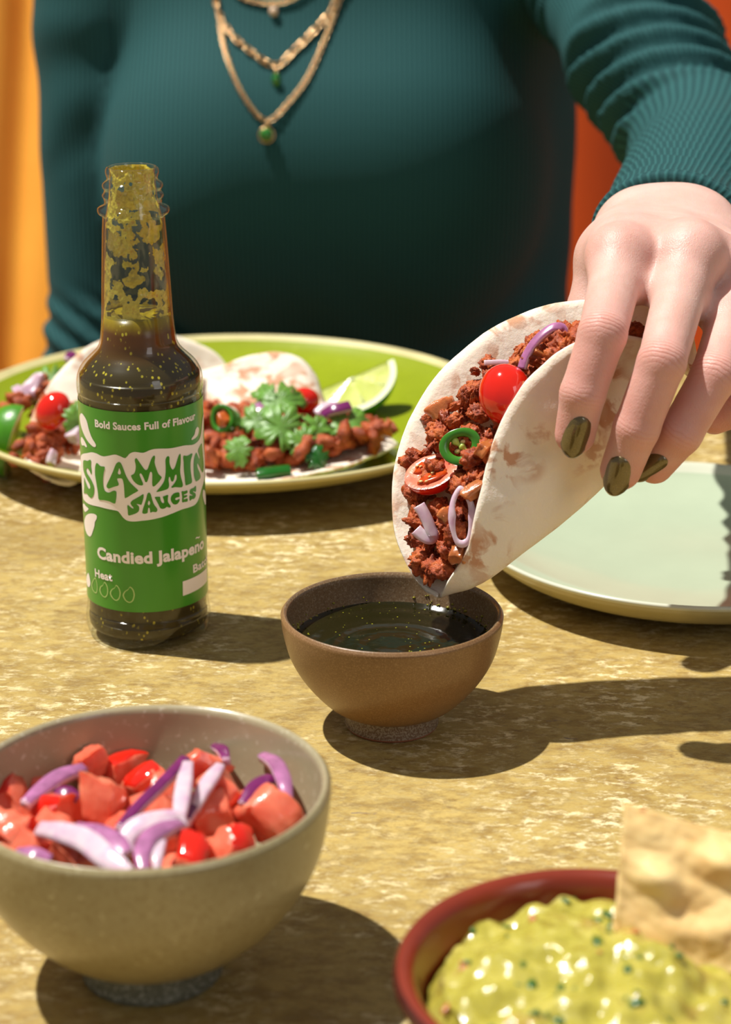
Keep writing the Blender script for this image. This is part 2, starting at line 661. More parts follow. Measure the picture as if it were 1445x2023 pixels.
# residue clinging above the sauce line
rng = random.Random(5)
V, Fc = [], []
parts = []
for i in range(90):
    a = rng.choice([rng.uniform(2.4, 3.6), rng.uniform(0.1, 1.2), rng.uniform(0, 6.28)])
    z = 0.0305 + abs(rng.gauss(0, 0.0016))
    r = 0.0329 + (z - 0.0305) * 0.2
    bm = bmesh.new(); bmesh.ops.create_icosphere(bm, subdivisions=1, radius=rng.uniform(0.0003, 0.0008))
    vv = np.array([v.co[:] for v in bm.verts]) * [1, 1, 0.7]; ff = [[v.index for v in f.verts] for f in bm.faces]; bm.free()
    parts.append((vv + BB + [r * math.cos(a), r * math.sin(a), z], ff))
V, Fc = join(parts)
M_RESID = simple('green_residue', lin(120, 112, 20), 0.25, 0.3, 300)
o = mesh_obj('sauce_residue', V, Fc, M_RESID, brown_bowl); tag(o, 'green flecks clinging inside the rim', kind='stuff')

# salsa bowl (olive-grey)
ks, _ = glaze('olive_grey_stoneware', lin(152, 140, 104), lin(188, 178, 144), rough=0.3, sscale=420, thr=(0.62, 0.72), dark=lin(130, 112, 74))
ksi, _ = glaze('pale_grey_inside', lin(158, 148, 118), lin(192, 184, 160), rough=0.24, sscale=520, thr=(0.6, 0.72))
ksf, _ = glaze('blue_grey_foot', lin(104, 106, 92), lin(150, 152, 140), rough=0.4, sscale=700, thr=(0.5, 0.6), dark=lin(70, 70, 56))
SB = np.array((-0.0565, 0.4690, 0.0))
stone_bowl('salsa_bowl', SB,
    [(0.0180, 0.0082), (0.0225, 0.0098), (0.0278, 0.0130), (0.0350, 0.0198), (0.0412, 0.0282), (0.0452, 0.0370), (0.0472, 0.0475), (0.0477, 0.0545)],
    [(0.0455, 0.0550), (0.0445, 0.0470), (0.0422, 0.0375), (0.0380, 0.0280), (0.0310, 0.0205), (0.0210, 0.0150), (0.0100, 0.0130), (0.0001, 0.0125)],
    (ks.m, ksf.m, ksi.m), 'olive-grey stoneware bowl full of diced tomato and red onion',
    [(0.0001, 0.0010), (0.0150, 0.0010), (0.0170, 0.0), (0.0186, 0.0006), (0.0189, 0.0020), (0.0184, 0.0060), (0.0181, 0.0100)])

# terracotta bowl of guacamole
kt = NT('red_terracotta')
kt.set(Base_Color=kt.ramp(kt.noise(40, 4), [(0.3, lin(112, 36, 20)), (0.7, lin(132, 48, 26))]), Roughness=0.28, Coat_Weight=0.3)
kt2 = NT('dark_glazed_outside')
kt2.set(Base_Color=kt2.ramp(kt2.noise(60, 4), [(0.3, lin(60, 24, 22)), (0.7, lin(92, 34, 26))]), Roughness=0.25)
GB = np.array((0.0525, 0.3965, 0.0))
gb = empty('terracotta_bowl', GB, 'red terracotta bowl holding guacamole and a tortilla chip', 'bowl')
prof = smooth_profile([(0.0001, 0.0), (0.026, 0.0), (0.030, 0.001), (0.0365, 0.012), (0.0415, 0.028), (0.0435, 0.0375), (0.0455, 0.0405), (0.0464, 0.0430), (0.0457, 0.0450), (0.0440, 0.0455), (0.0418, 0.0440), (0.0402, 0.0395), (0.0375, 0.028), (0.032, 0.014), (0.024, 0.0075), (0.0001, 0.006)], 5)
V, Fc = lathe([tuple(p) for p in prof], 128)
m = len(prof); fm = [0 if i < 41 else 1 for j in range(128) for i in range(m - 1)]
mesh_obj('body', V + GB, Fc, [kt2.m, kt.m], gb, fmat=fm)


# plates
def plate(name, c, prof, split, mats, label):
    root = empty(name, c, label, 'plate')
    p = smooth_profile(prof, 5)
    V, Fc = lathe([tuple(q) for q in p], 160)
    m = len(p); fm = []
    for j in range(160):
        for i in range(m - 1):
            z = i / (m - 1)
            fm.append(0 if i < split[0] else (1 if i < split[1] else 2))
    mesh_obj('body', V + np.array(c), Fc, list(mats), root, fmat=fm)
    return root


M_LIME = glaze('lime_green_glaze', lin(138, 152, 24), lin(160, 170, 52), rough=0.22, sscale=300, thr=(0.62, 0.8), var=0.08)[0].m
M_LIMERIM = simple('cream_rim_glaze', lin(205, 194, 140), 0.28, 0.08, 80)
M_LIMEOUT = simple('olive_cream_glaze', lin(176, 164, 104), 0.35, 0.12, 50)
GP = (-0.066, 0.9430, 0.0)
green_plate = plate('green_plate', GP,
    [(0.0001, 0.003), (0.060, 0.003), (0.066, 0.0), (0.070, 0.001), (0.074, 0.0040), (0.095, 0.0080), (0.115, 0.0130), (0.1265, 0.0185), (0.1300, 0.0212), (0.1302, 0.0226), (0.1288, 0.0230), (0.1265, 0.0218), (0.1150, 0.0158), (0.095, 0.0108), (0.074, 0.0082), (0.04, 0.0070), (0.0001, 0.0070)],
    (39, 56), (M_LIMEOUT, M_LIMERIM, M_LIME), 'large lime green plate holding two tacos and lime wedges')
M_SAGE = simple('pale_sage_glaze', lin(176, 188, 162), 0.2, 0.03, 40, coat=0.3)
M_SAGERIM = simple('white_sage_rim', lin(200, 202, 182), 0.2, 0.03, 40)
M_SAGEOUT = simple('olive_underside', lin(176, 166, 122), 0.3, 0.1, 50)
PP = (0.1308, 0.7685, 0.0)
plate('sage_plate', PP,
    [(0.0001, 0.002), (0.040, 0.002), (0.044, 0.0), (0.047, 0.001), (0.050, 0.0026), (0.066, 0.0046), (0.0785, 0.0088), (0.0855, 0.0142), (0.0876, 0.0172), (0.0881, 0.0184), (0.0872, 0.0191), (0.0852, 0.0182), (0.079, 0.0140), (0.066, 0.0098), (0.048, 0.0074), (0.030, 0.0066), (0.0001, 0.0066)],
    (40, 58), (M_SAGEOUT, M_SAGERIM, M_SAGE), 'empty pale sage green plate below the hand')

# ------------------------------------------------------------------ sauce bottle
BO = np.array((-0.0815, 0.7067, 0.0))
bottle = empty('sauce_bottle', BO, 'open glass bottle of green jalapeño sauce with a green label', 'bottle')
kg = NT('clear_glass')
kg.t.nodes.remove(kg.b)
g_tr = kg.n('ShaderNodeBsdfTransparent'); g_gl = kg.n('ShaderNodeBsdfGlossy'); g_lw = kg.n('ShaderNodeLayerWeight'); g_mx = kg.n('ShaderNodeMixShader')
g_gl.inputs['Roughness'].default_value = 0.05
g_lw.inputs['Blend'].default_value = 0.5
kg.link(kg.ramp(g_lw.outputs['Facing'], [(0.0, (0.985, 0.99, 0.98, 1)), (0.85, (0.95, 0.965, 0.93, 1)), (1.0, (0.72, 0.76, 0.66, 1))]), g_tr.inputs['Color'])
kg.link(kg.ramp(g_lw.outputs['Facing'], [(0.0, 0.035), (0.5, 0.08), (0.75, 0.26), (1.0, 0.8)]), g_mx.inputs[0]); kg.link(g_tr.outputs[0], g_mx.inputs[1]); kg.link(g_gl.outputs[0], g_mx.inputs[2])
kg.link(g_mx.outputs[0], kg.t.nodes['Material Output'].inputs['Surface'])
M_GLASS = kg.m
outer = [(0.0001, 0.0020), (0.0130, 0.0018), (0.0195, 0.0004), (0.0215, 0.0006), (0.0226, 0.0024), (0.0231, 0.0055), (0.0231, 0.0085), (0.0226, 0.0108), (0.0225, 0.0150),
         (0.0224, 0.0500), (0.0224, 0.0900), (0.0227, 0.0940), (0.0228, 0.0970), (0.0224, 0.0998), (0.0213, 0.1024), (0.0196, 0.1046), (0.0172, 0.1069), (0.0154, 0.1088), (0.0142, 0.1108), (0.0135, 0.1135),
         (0.0128, 0.1210), (0.0122, 0.1340), (0.0114, 0.1500), (0.0110, 0.1560), (0.0112, 0.1570), (0.0123, 0.1578), (0.0127, 0.1588), (0.0124, 0.1598), (0.0108, 0.1606), (0.0101, 0.1614),
         (0.0103, 0.1630), (0.0108, 0.1641), (0.0102, 0.1652), (0.0100, 0.1660), (0.0106, 0.1672), (0.0105, 0.1682), (0.0094, 0.1692), (0.0089, 0.1700), (0.0092, 0.1712), (0.0094, 0.1724), (0.0091, 0.1736), (0.0084, 0.1741)]
innerp = [(0.0082, 0.1738), (0.0080, 0.1720), (0.0084, 0.1650), (0.0094, 0.1590), (0.0102, 0.1540), (0.0114, 0.1340), (0.0120, 0.1220), (0.0126, 0.1150), (0.0138, 0.1095), (0.0164, 0.1063), (0.0192, 0.1032), (0.0210, 0.1000), (0.0216, 0.0950),
          (0.0214, 0.0500), (0.0216, 0.0120), (0.0219, 0.0080), (0.0214, 0.0045), (0.0180, 0.0032), (0.0100, 0.0036), (0.0001, 0.0040)]
po = smooth_profile(outer, 4); pin = smooth_profile(innerp, 4)
V, Fc = lathe([tuple(p) for p in np.vstack([po, pin])], 120)
mesh_obj('glass_body', V + BO, Fc, M_GLASS, bottle)
# liquid: a little into the glass so that no air gap shows
kl = NT('jalapeno_sauce')
sp = kl.ramp(kl.voro(560, vec=kl.obj((1, 1, 0.7))), [(0.20, 1), (0.30, 0)])
gate = kl.ramp(kl.noise(150, 3), [(0.47, 0), (0.58, 1)])
sep = kl.n('ShaderNodeSeparateXYZ'); kl.link(kl.obj(), sep.inputs[0])
up = kl.ramp(sep.outputs['Z'], [(0.1060, 0), (0.1130, 1)])
c = kl.mix(up, lin(58, 48, 20), lin(100, 62, 14))
top = kl.ramp(kl.math('MULTIPLY_ADD', kl.noise(500, 3), 0.002, sep.outputs['Z']), [(0.1205, 0), (0.1216, 1)])
c = kl.mix(top, c, lin(170, 150, 20))
c = kl.mix(kl.math('MULTIPLY', sp, gate), c, lin(190, 176, 50))
kl.set(Base_Color=c, Roughness=0.25, Specular_IOR_Level=0.3)
liq = [(max(r, 0) + 0.00015, z) for r, z in innerp if z < 0.121][::-1]
liq = [(0.0001, 0.0038)] + liq[1:]
V, Fc = lathe([tuple(p) for p in np.vstack([smooth_profile(liq, 4), [(0.01195, 0.1222), (0.0112, 0.1219), (0.0001, 0.1218)]])], 96)
mesh_obj('sauce', V + BO, Fc, kl.m, bottle)['label'] = 'dark olive brown sauce with green flecks'

# residue on the inside of the neck: patches of sauce with thickness
nz, na = 300, 340
ip = smooth_profile([p for p in innerp if p[1] > 0.118][::-1], 8)
zz = np.linspace(0.1216, 0.1736, nz)
rr = np.interp(zz, ip[:, 1], ip[:, 0])
V, keep = [], []
for i in range(nz):
    for j in range(na):
        a = 2 * math.pi * j / na
        q = (math.cos(a) * 1.1, math.sin(a) * 1.1, zz[i] * 95)
        d = fbm(Vector(q) * 1.35 + Vector((3, 1, 7)), 1.0, 5)
        d2 = noise.noise(Vector(q) * 4.2)
        thr = 0.05 if zz[i] < 0.157 else -0.25
        if zz[i] < 0.124: thr = -0.05
        keep.append(d + 0.30 * d2 > thr)
        t = min(0.0007, max(0.00015, (d + 0.3 * d2 - thr) * 0.0012))
        r = rr[i] - 0.00008 - t
        V.append((BO[0] + r * math.cos(a), BO[1] + r * math.sin(a), zz[i]))
Fc = []
for i in range(nz - 1):
    for j in range(na):
        q = (i * na + j, i * na + (j + 1) % na, (i + 1) * na + (j + 1) % na, (i + 1) * na + j)
        if sum(keep[k] for k in q) >= 3: Fc.append(q)
kr = NT('clinging_sauce')
kr.set(Base_Color=kr.ramp(kr.noise(420, 4), [(0.3, lin(176, 156, 36)), (0.55, lin(214, 196, 70)), (0.8, lin(176, 120, 40))]), Roughness=0.2, Transmission_Weight=0.1)
used = sorted({k for f in Fc for k in f}); mp = {k: i for i, k in enumerate(used)}
o = mesh_obj('clinging_sauce', [V[k] for k in used], [[mp[k] for k in f] for f in Fc], kr.m, bottle)
tag(o, 'yellow green sauce smears inside the neck', kind='stuff')

# label wrapped on the body
RL = 0.02258
ZT, ZB = 0.0915, 0.0158
n0 = np.array([-BO[0], -BO[1], 0.0]); n0 /= np.linalg.norm(n0)
t0 = np.array([-n0[1], n0[0], 0.0])


def wrap(s, z, off=0.0):
    th = s / RL
    return BO + (RL + off) * (math.cos(th) * n0 + math.sin(th) * t0) + np.array([0, 0, z])


klab = NT('green_paper_label')
klab.set(Base_Color=klab.ramp(klab.noise(25, 2), [(0.3, lin(50, 138, 26)), (0.7, lin(62, 150, 36))]), Roughness=0.32, Coat_Weight=0.4, Coat_Roughness=0.15)
M_PRINT = simple('pale_pink_print', lin(246, 236, 234), 0.35)
M_PRINT2 = simple('pale_green_line_print', lin(176, 206, 128), 0.4)
V = []; nu, nv = 120, 30
for i in range(nu):
    s = RL * math.radians(-165 + 330 * i / (nu - 1))
    for j in range(nv):
        V.append(wrap(s, ZB + (ZT - ZB) * j / (nv - 1)))
label = mesh_obj('label', V, grid_faces(nu, nv), klab.m, bottle)
label['label'] = 'green paper label with pale lettering'
WL['label'] = WL[bottle.name]


def lab_xy(X, Y, zoom):
    """label trace (coordinates of an enlarged view) -> arc length and height on the label"""
    sc, ox, oy = zoom
    px, py = ox + X / sc, oy + Y / sc
    f = (py - 780) / 387.0
    cx, R, b = 285 + 9.4 * f, 123.2 - 4.8 * f, 19 + 8 * f
    sn = max(-0.995, min(0.995, (px - cx) / R))
    th = math.asin(sn)
    yf = py - b * math.cos(th)
    return (RL * th, ZT - (yf - 780) / 387.0 * (ZT - ZB))


Z1 = (11.115, 160, 865); Z2 = (11.115, 285, 865); Z3 = (5.558, 160, 780); Z4 = (5.558, 160, 1020)


def flat_print(name, loops2d, mat, off, parent=label):
    """loops2d: list of shapes; a shape is [outer, hole, ...] in (s, z). Sliced finely so that it follows the cylinder."""
    bm = bmesh.new()
    for shape in loops2d:
        polys = [[Vector((x, y, 0)) for x, y in loop] for loop in shape]
        tris = tessellate_polygon(polys)
        flat = [p for l in polys for p in l]
        vs_ = [bm.verts.new(p) for p in flat]
        for t in tris:
            try: bm.faces.new([vs_[i] for i in t])
            except ValueError: pass
    xs = [v.co.x for v in bm.verts]
    x = min(xs) + 0.0012
    while x < max(xs):
        bmesh.ops.bisect_plane(bm, geom=bm.verts[:] + bm.edges[:] + bm.faces[:], plane_co=(x, 0, 0), plane_no=(1, 0, 0))
        x += 0.0012
    for f in bm.faces:
        if f.normal.z < 0: f.normal_flip()
    for v in bm.verts:
        v.co = Vector(wrap(v.co.x, v.co.y, off))
    return bm_obj(name, bm, mat, parent, smooth=True)


def curve2d(pts, zoom, n=5):
    P = [lab_xy(x, y, zoom) for x, y in pts]
    return [tuple(p) for p in smooth_profile(P, n, closed=True)]


blob = [(85,320),(130,235),(230,190),(340,155),(440,170),(520,205),(600,220),(700,200),(830,172),(930,200),(1040,245),(1090,210),(1150,145),(1250,115),(1389,135),(1460,130),(1560,90),(1660,68),(1800,68),(2000,78),(2200,60),(2320,52),(2480,65),(2560,45),(2640,-20),(2685,-150),(2722,-420),(2752,-505),(2765,-480),(2752,-300),(2740,-145),(2738,95),(2752,300),(2765,500),(2755,760),(2729,930),(2669,1080),(2599,1280),(2519,1375),(2389,1410),(2239,1430),(2039,1490),(1789,1560),(1539,1600),(1389,1612),(1200,1625),(1080,1605),(1000,1550),(940,1470),(880,1400),(800,1380),(640,1355),(480,1325),(300,1305),(190,1270),(130,1200),(110,1000),(95,700),(85,450)]
flat_print('logo_splash', [[curve2d(blob, Z1, 4)]], M_PRINT, 0.00010)
L_S = [(150,380),(190,352),(240,355),(300,322),(322,350),(318,450),(332,560),(328,628),(310,615),(275,545),(240,512),(213,550),(235,630),(290,705),(345,800),(382,910),(378,1040),(350,1120),(312,1152),(265,1125),(215,1078),(160,1090),(152,1050),(160,950),(160,830),(165,740),(185,790),(225,890),(262,955),(290,950),(297,905),(270,830),(215,740),(170,645),(145,530)]
L_L = [(440,375),(480,395),(530,435),(605,440),(615,480),(590,580),(575,720),(580,860),(605,950),(650,990),(710,995),(790,955),(845,965),(858,1020),(845,1150),(825,1230),(780,1225),(700,1190),(600,1172),(510,1172),(475,1150),(460,1000),(430,800),(405,620),(410,460)]
L_A = [(910,330),(960,360),(1010,480),(1060,620),(1130,750),(1220,850),(1300,930),(1305,960),(1200,1020),(1060,1105),(1030,1090),(1022,950),(1010,800),(985,700),(940,680),(880,690),(880,730),(905,800),(890,840),(800,870),(700,910),(655,885),(655,830),(720,690),(790,530),(850,380)]
L_Ah = [(925,465),(955,560),(930,600),(890,575),(905,510)]
L_M1 = [(1285,250),(1330,310),(1400,420),(1450,490),(1485,510),(1520,480),(1560,370),(1600,270),(1640,215),(1670,215),(1675,260),(1665,350),(1690,460),(1740,600),(1800,670),(1805,700),(1750,780),(1660,865),(1620,865),(1608,800),(1612,680),(1610,590),(1585,550),(1560,580),(1530,690),(1500,765),(1465,765),(1440,700),(1400,610),(1370,578),(1345,600),(1365,670),(1410,780),(1415,825),(1380,840),(1300,815),(1220,740),(1170,640),(1180,610),(1230,580),(1262,500),(1268,400),(1250,310),(1255,265)]
L_M2 = [(560,240),(590,270),(590,380),(615,480),(655,540),(700,500),(740,390),(780,270),(810,220),(830,240),(830,400),(815,580),(830,720),(865,860),(865,920),(830,945),(700,925),(640,935),(625,910),(680,850),(730,770),(740,690),(725,655),(700,680),(680,760),(645,800),(615,770),(600,710),(580,690),(565,750),(575,860),(560,930),(510,960),(400,985),(315,998),(320,970),(400,880),(470,770),(500,640),(508,480),(505,330),(525,265)]
L_I = [(900,265),(970,280),(1070,245),(1085,280),(1050,390),(1040,550),(1055,720),(1070,830),(1055,885),(950,915),(925,890),(910,720),(895,550),(893,400),(885,310)]
L_N = [(1175,250),(1195,290),(1230,380),(1250,405),(1250,370),(1225,280),(1215,210),(1250,140),(1300,85),(1310,150),(1325,350),(1340,550),(1330,690),(1305,715),(1280,670),(1240,570),(1205,500),(1190,510),(1205,600),(1250,720),(1262,790),(1240,840),(1180,870),(1150,860),(1120,760),(1110,600),(1115,430),(1140,300)]
S_S = [(1425,1040),(1420,1120),(1385,1240),(1370,1262),(1330,1250),(1285,1240),(1280,1250),(1320,1290),(1330,1350),(1310,1410),(1250,1450),(1130,1490),(1095,1470),(1090,1380),(1080,1290),(1095,1262),(1130,1290),(1170,1325),(1205,1340),(1210,1320),(1170,1270),(1150,1220),(1180,1170),(1260,1120),(1350,1070),(1400,1035)]
S_A = [(150,1000),(185,1040),(210,1140),(250,1260),(310,1350),(320,1400),(290,1435),(220,1425),(175,1440),(165,1380),(155,1335),(130,1340),(120,1400),(110,1445),(50,1460),(5,1440),(15,1370),(50,1260),(90,1130),(115,1030)]
S_Ah = [(145,1175),(172,1230),(145,1280),(120,1240)]
S_U = [(275,1105),(370,1105),(385,1130),(395,1190),(430,1245),(465,1240),(455,1170),(440,1110),(480,1095),(550,1080),(545,1160),(550,1240),(600,1320),(590,1360),(550,1350),(520,1340),(480,1365),(430,1375),(380,1350),(340,1260),(290,1160)]
S_C = [(780,1050),(795,1100),(790,1150),(740,1155),(705,1170),(705,1200),(740,1210),(790,1190),(790,1240),(750,1290),(700,1305),(650,1280),(610,1210),(610,1140),(640,1085),(700,1050)]
S_E = [(840,1035),(890,1040),(960,1030),(965,1080),(930,1100),(890,1110),(895,1130),(950,1130),(955,1165),(890,1190),(890,1215),(960,1205),(965,1270),(900,1275),(850,1270),(850,1150)]
S_S2 = [(1150,965),(1158,1050),(1145,1095),(1100,1075),(1090,1085),(1140,1130),(1145,1190),(1110,1240),(1060,1240),(1015,1265),(1010,1160),(1050,1160),(1075,1165),(1070,1145),(1025,1120),(1015,1060),(1040,1015),(1100,1000)]
shapes = []
for pts, z, holes in ((L_S, Z1, []), (L_L, Z1, []), (L_A, Z1, [L_Ah]), (L_M1, Z1, []), (L_M2, Z2, []), (L_I, Z2, []), (L_N, Z2, []),
                      (S_S, Z1, []), (S_A, Z2, [S_Ah]), (S_U, Z2, []), (S_C, Z2, []), (S_E, Z2, []), (S_S2, Z2, [])):
    shapes.append([curve2d(pts, z, 4)] + [curve2d(h, z, 4) for h in holes])
flat_print('logo_lettering', shapes, klab.m, 0.00020)['label'] = 'green letters SLAMMIN SAUCES'
drops = [
    ([(60,148),(95,180),(120,230),(140,310),(170,390),(210,455),(210,485),(180,485),(120,430),(70,340),(45,260),(38,190)], Z3),
    ([(60,405),(90,440),(115,490),(105,505),(85,490),(60,495),(48,460),(48,425)], Z3),
    ([(1300,325),(1318,350),(1310,400),(1290,430),(1240,452),(1235,435),(1265,400),(1280,350)], Z3),
    ([(150,1320),(190,1360),(245,1395),(240,1430),(180,1495),(150,1475),(125,1400),(125,1350)], Z1),
    ([(350,1495),(420,1520),(425,1590),(385,1680),(375,1760),(350,1850),(310,1970),(270,2018),(210,1980),(165,1870),(150,1720),(190,1580),(260,1515)], Z1),
    ([(1330,1100),(1368,1170),(1385,1300),(1385,1440),(1365,1450),(1330,1330),(1310,1200)], Z2),
    ([(112,565),(130,620),(135,690),(118,725),(98,710),(90,650)], Z4)]
for p, z in drops:
    flat_print('splash_drop', [[curve2d(p, z, 4)]], M_PRINT, 0.00010)
heat = [[(188,598),(205,630),(215,700),(208,760),(190,775),(160,745),(148,690),(160,645)],
        [(290,632),(318,670),(328,730),(318,785),(290,810),(255,785),(235,735),(245,690),(270,670)],
        [(415,658),(445,690),(460,750),(445,815),(410,838),(370,810),(345,755),(365,710),(395,690)],
        [(562,675),(595,710),(608,770),(590,835),(550,858),(505,830),(480,775),(500,730),(535,705)]]
ring_shapes = []
for h in heat:
    c = np.mean(h, 0)
    inn = [tuple(c + (np.array(p) - c) * np.array([0.78, 0.87])) for p in h]
    flat_print('heat_drop', [[curve2d(h, Z4, 5), curve2d(inn, Z4, 5)]], M_PRINT2, 0.00010)
bx = [lab_xy(1115, 655, Z4), lab_xy(1385, 560, Z4), lab_xy(1385, 715, Z4), lab_xy(1115, 818, Z4)]
flat_print('batch_box', [[bx]], M_PRINT, 0.00010)


def text_print(name, body, p0, p1, zoom, cap, bold=0.035, mat=M_PRINT, base_adj=0.0):
    """Built-in font, embossed onto the label between two traced baseline points."""
    cu = bpy.data.curves.new(name + '_text', 'FONT')
    cu.body = body; cu.size = 1.0; cu.offset = bold; cu.resolution_u = 3; cu.space_character = 1.04
    to = bpy.data.objects.new(name + '_text', cu)
    COL.objects.link(to)
    dg = bpy.context.evaluated_depsgraph_get()
    me = bpy.data.meshes.new_from_object(to.evaluated_get(dg))
    bpy.data.objects.remove(to); bpy.data.curves.remove(cu)
    bm = bmesh.new(); bm.from_mesh(me); bpy.data.meshes.remove(me)
    a, b = np.array(lab_xy(*p0, zoom)), np.array(lab_xy(*p1, zoom))
    xs = [v.co.x for v in bm.verts]; x0, x1 = min(xs), max(xs)
    dirv = b - a; W = np.linalg.norm(dirv); dirv /= W
    up = np.array([-dirv[1], dirv[0]])
    sx = W / (x1 - x0)
    sy = cap / zoom[0] / 387.0 * (ZT - ZB) / 0.70
    for v in bm.verts:
        p = a + dirv * (v.co.x - x0) * sx + up * (v.co.y * sy)
        v.co = Vector((p[0], p[1], 0))
    bmesh.ops.remove_doubles(bm, verts=bm.verts[:], dist=1e-6)
    xs = [v.co.x for v in bm.verts]; x = min(xs) + 0.0012
    while x < max(xs):
        bmesh.ops.bisect_plane(bm, geom=bm.verts[:] + bm.edges[:] + bm.faces[:], plane_co=(x, 0, 0), plane_no=(1, 0, 0))
        x += 0.0012
    bm.normal_update()
    for f in bm.faces:
        if f.normal.z < 0: f.normal_flip()
    for v in bm.verts:
        v.co = Vector(wrap(v.co.x, v.co.y, 0.00012))
    o = bm_obj(name, bm, mat, label)
    o['label'] = 'pale print reading ' + body.replace('Jalapeno', 'Jalapeño')
    return o


text_print('tagline_lettering', 'Bold Sauces Full of Flavour', (208, 268), (1278, 232), Z3, 74)
text_print('flavour_lettering', 'Candied Jalapeno', (218, 365), (1352, 322), Z4, 122, 0.04)
text_print('heat_lettering', 'Heat', (190, 582), (375, 618), Z4, 86, 0.03)
text_print('batch_lettering', 'Batch', (1230, 578), (1392, 500), Z4, 86, 0.03)
til = [(1262, 196), (1272, 186), (1284, 187), (1294, 192), (1303, 186), (1309, 190), (1303, 200), (1293, 206), (1282, 201), (1271, 201), (1264, 208)]
flat_print('tilde_lettering', [[curve2d(til, Z4, 4)]], M_PRINT, 0.00012)['label'] = 'pale tilde over the n'

# ------------------------------------------------------------------ food materials
kto = NT('flour_tortilla')
tn = kto.noise(26, 4, 0.55, 0.4)
spots = kto.ramp(kto.noise(105, 4, 0.55, 0.5), [(0.50, 0), (0.58, 1)])
gate = kto.ramp(kto.noise(38, 2), [(0.44, 0), (0.56, 1)])
tc = kto.mix(tn, lin(244, 234, 220), lin(230, 214, 194))
tc = kto.mix(kto.math('MULTIPLY', kto.math('MULTIPLY', spots, gate), 0.85), tc, lin(190, 132, 92))
tc = kto.mix(kto.ramp(kto.noise(700, 3), [(0.62, 0), (0.75, 0.25)]), tc, lin(250, 244, 232))
kto.set(Base_Color=tc, Roughness=0.8, Specular_IOR_Level=0.2, Subsurface_Weight=0.25, Subsurface_Radius=(0.003, 0.002, 0.001), Subsurface_Scale=1.0)
kto.bump(kto.math('ADD', kto.noise(150, 5, 0.6), kto.math('MULTIPLY', kto.noise(600, 3, 0.6), 0.4)), 0.42, 0.0009)
M_TORT = kto.m

km = NT('spiced_minced_meat')
mc = km.ramp(km.noise(160, 5, 0.6), [(0.30, lin(112, 36, 12)), (0.5, lin(172, 72, 26)), (0.68, lin(204, 106, 44))])
mc = km.mix(km.ramp(km.noise(900, 3), [(0.55, 0), (0.75, 0.55)]), mc, lin(212, 118, 60))
km.set(Base_Color=mc, Roughness=km.ramp(km.noise(500, 2), [(0.4, 0.25), (0.6, 0.55)]), Specular_IOR_Level=0.5)
km.bump(km.noise(1400, 4, 0.65), 0.8, 0.0007)
M_MEAT = km.m

M_TOM_SKIN = simple('tomato_skin', lin(212, 32, 16), 0.10, 0.08, 60, sss=0.3, sssr=(0.006, 0.0012, 0.0006), coat=0.4)
kf_ = NT('tomato_flesh')
kf_.set(Base_Color=kf_.ramp(kf_.noise(120, 4), [(0.3, lin(222, 92, 66)), (0.55, lin(232, 124, 96)), (0.8, lin(240, 170, 130))]), Roughness=0.22,
        Subsurface_Weight=0.4, Subsurface_Radius=(0.006, 0.002, 0.001), Subsurface_Scale=1.0, Coat_Weight=0.3)
kf_.bump(kf_.noise(260, 3), 0.4, 0.0008)
M_TOM_FLESH = kf_.m
M_TOM_GEL = simple('tomato_gel', lin(190, 70, 24), 0.06, 0.3, 300, sss=0.3)
M_SEED = simple('pale_seed', lin(226, 196, 130), 0.35)
M_JAL = simple('jalapeno_skin', lin(24, 92, 18), 0.12, 0.15, 60, coat=0.5)
M_JAL_IN = simple('jalapeno_wall', lin(62, 128, 34), 0.25, 0.15, 150, sss=0.3)
M_PITH = simple('jalapeno_pith', lin(186, 206, 100), 0.35, 0.1, 200, sss=0.4)
M_ON_OUT = simple('onion_purple', lin(164, 104, 146), 0.25, 0.25, 250, sss=0.4, sssr=(0.003, 0.002, 0.003))
M_ON_DEEP = simple('onion_deep_purple', lin(112, 34, 92), 0.25, 0.2, 250, sss=0.2)
kon = NT('onion_white')
kon.set(Base_Color=kon.ramp(kon.noise(220, 3), [(0.35, lin(210, 190, 198)), (0.7, lin(196, 158, 184))]), Roughness=0.25, Subsurface_Weight=0.5,
        Subsurface_Radius=(0.004, 0.003, 0.003), Subsurface_Scale=1.0)
M_ON_IN = kon.m
M_ON_COOK = simple('cooked_onion', lin(184, 108, 58), 0.25, 0.35, 220, 0.5, 400, 0.0008, sss=0.4, sssr=(0.004, 0.002, 0.001), coat=0.2)
M_CIL = simple('cilantro_green', lin(98, 144, 54), 0.4, 0.25, 200, 0.4, 500, sss=0.15)
M_RIND = simple('lime_rind', lin(66, 130, 20), 0.3, 0.2, 120, 0.3, 600)
kl_ = NT('lime_flesh')
kl_.set(Base_Color=kl_.ramp(kl_.noise(160, 4), [(0.3, lin(196, 208, 96)), (0.7, lin(222, 228, 140))]), Roughness=0.18, Subsurface_Weight=0.5,
        Subsurface_Radius=(0.005, 0.005, 0.002), Subsurface_Scale=1.0)
kl_.bump(kl_.noise(350, 3), 0.4, 0.0006)
M_LIMEFLESH = kl_.m
M_PITHW = simple('lime_pith', lin(232, 236, 190), 0.5, sss=0.3)


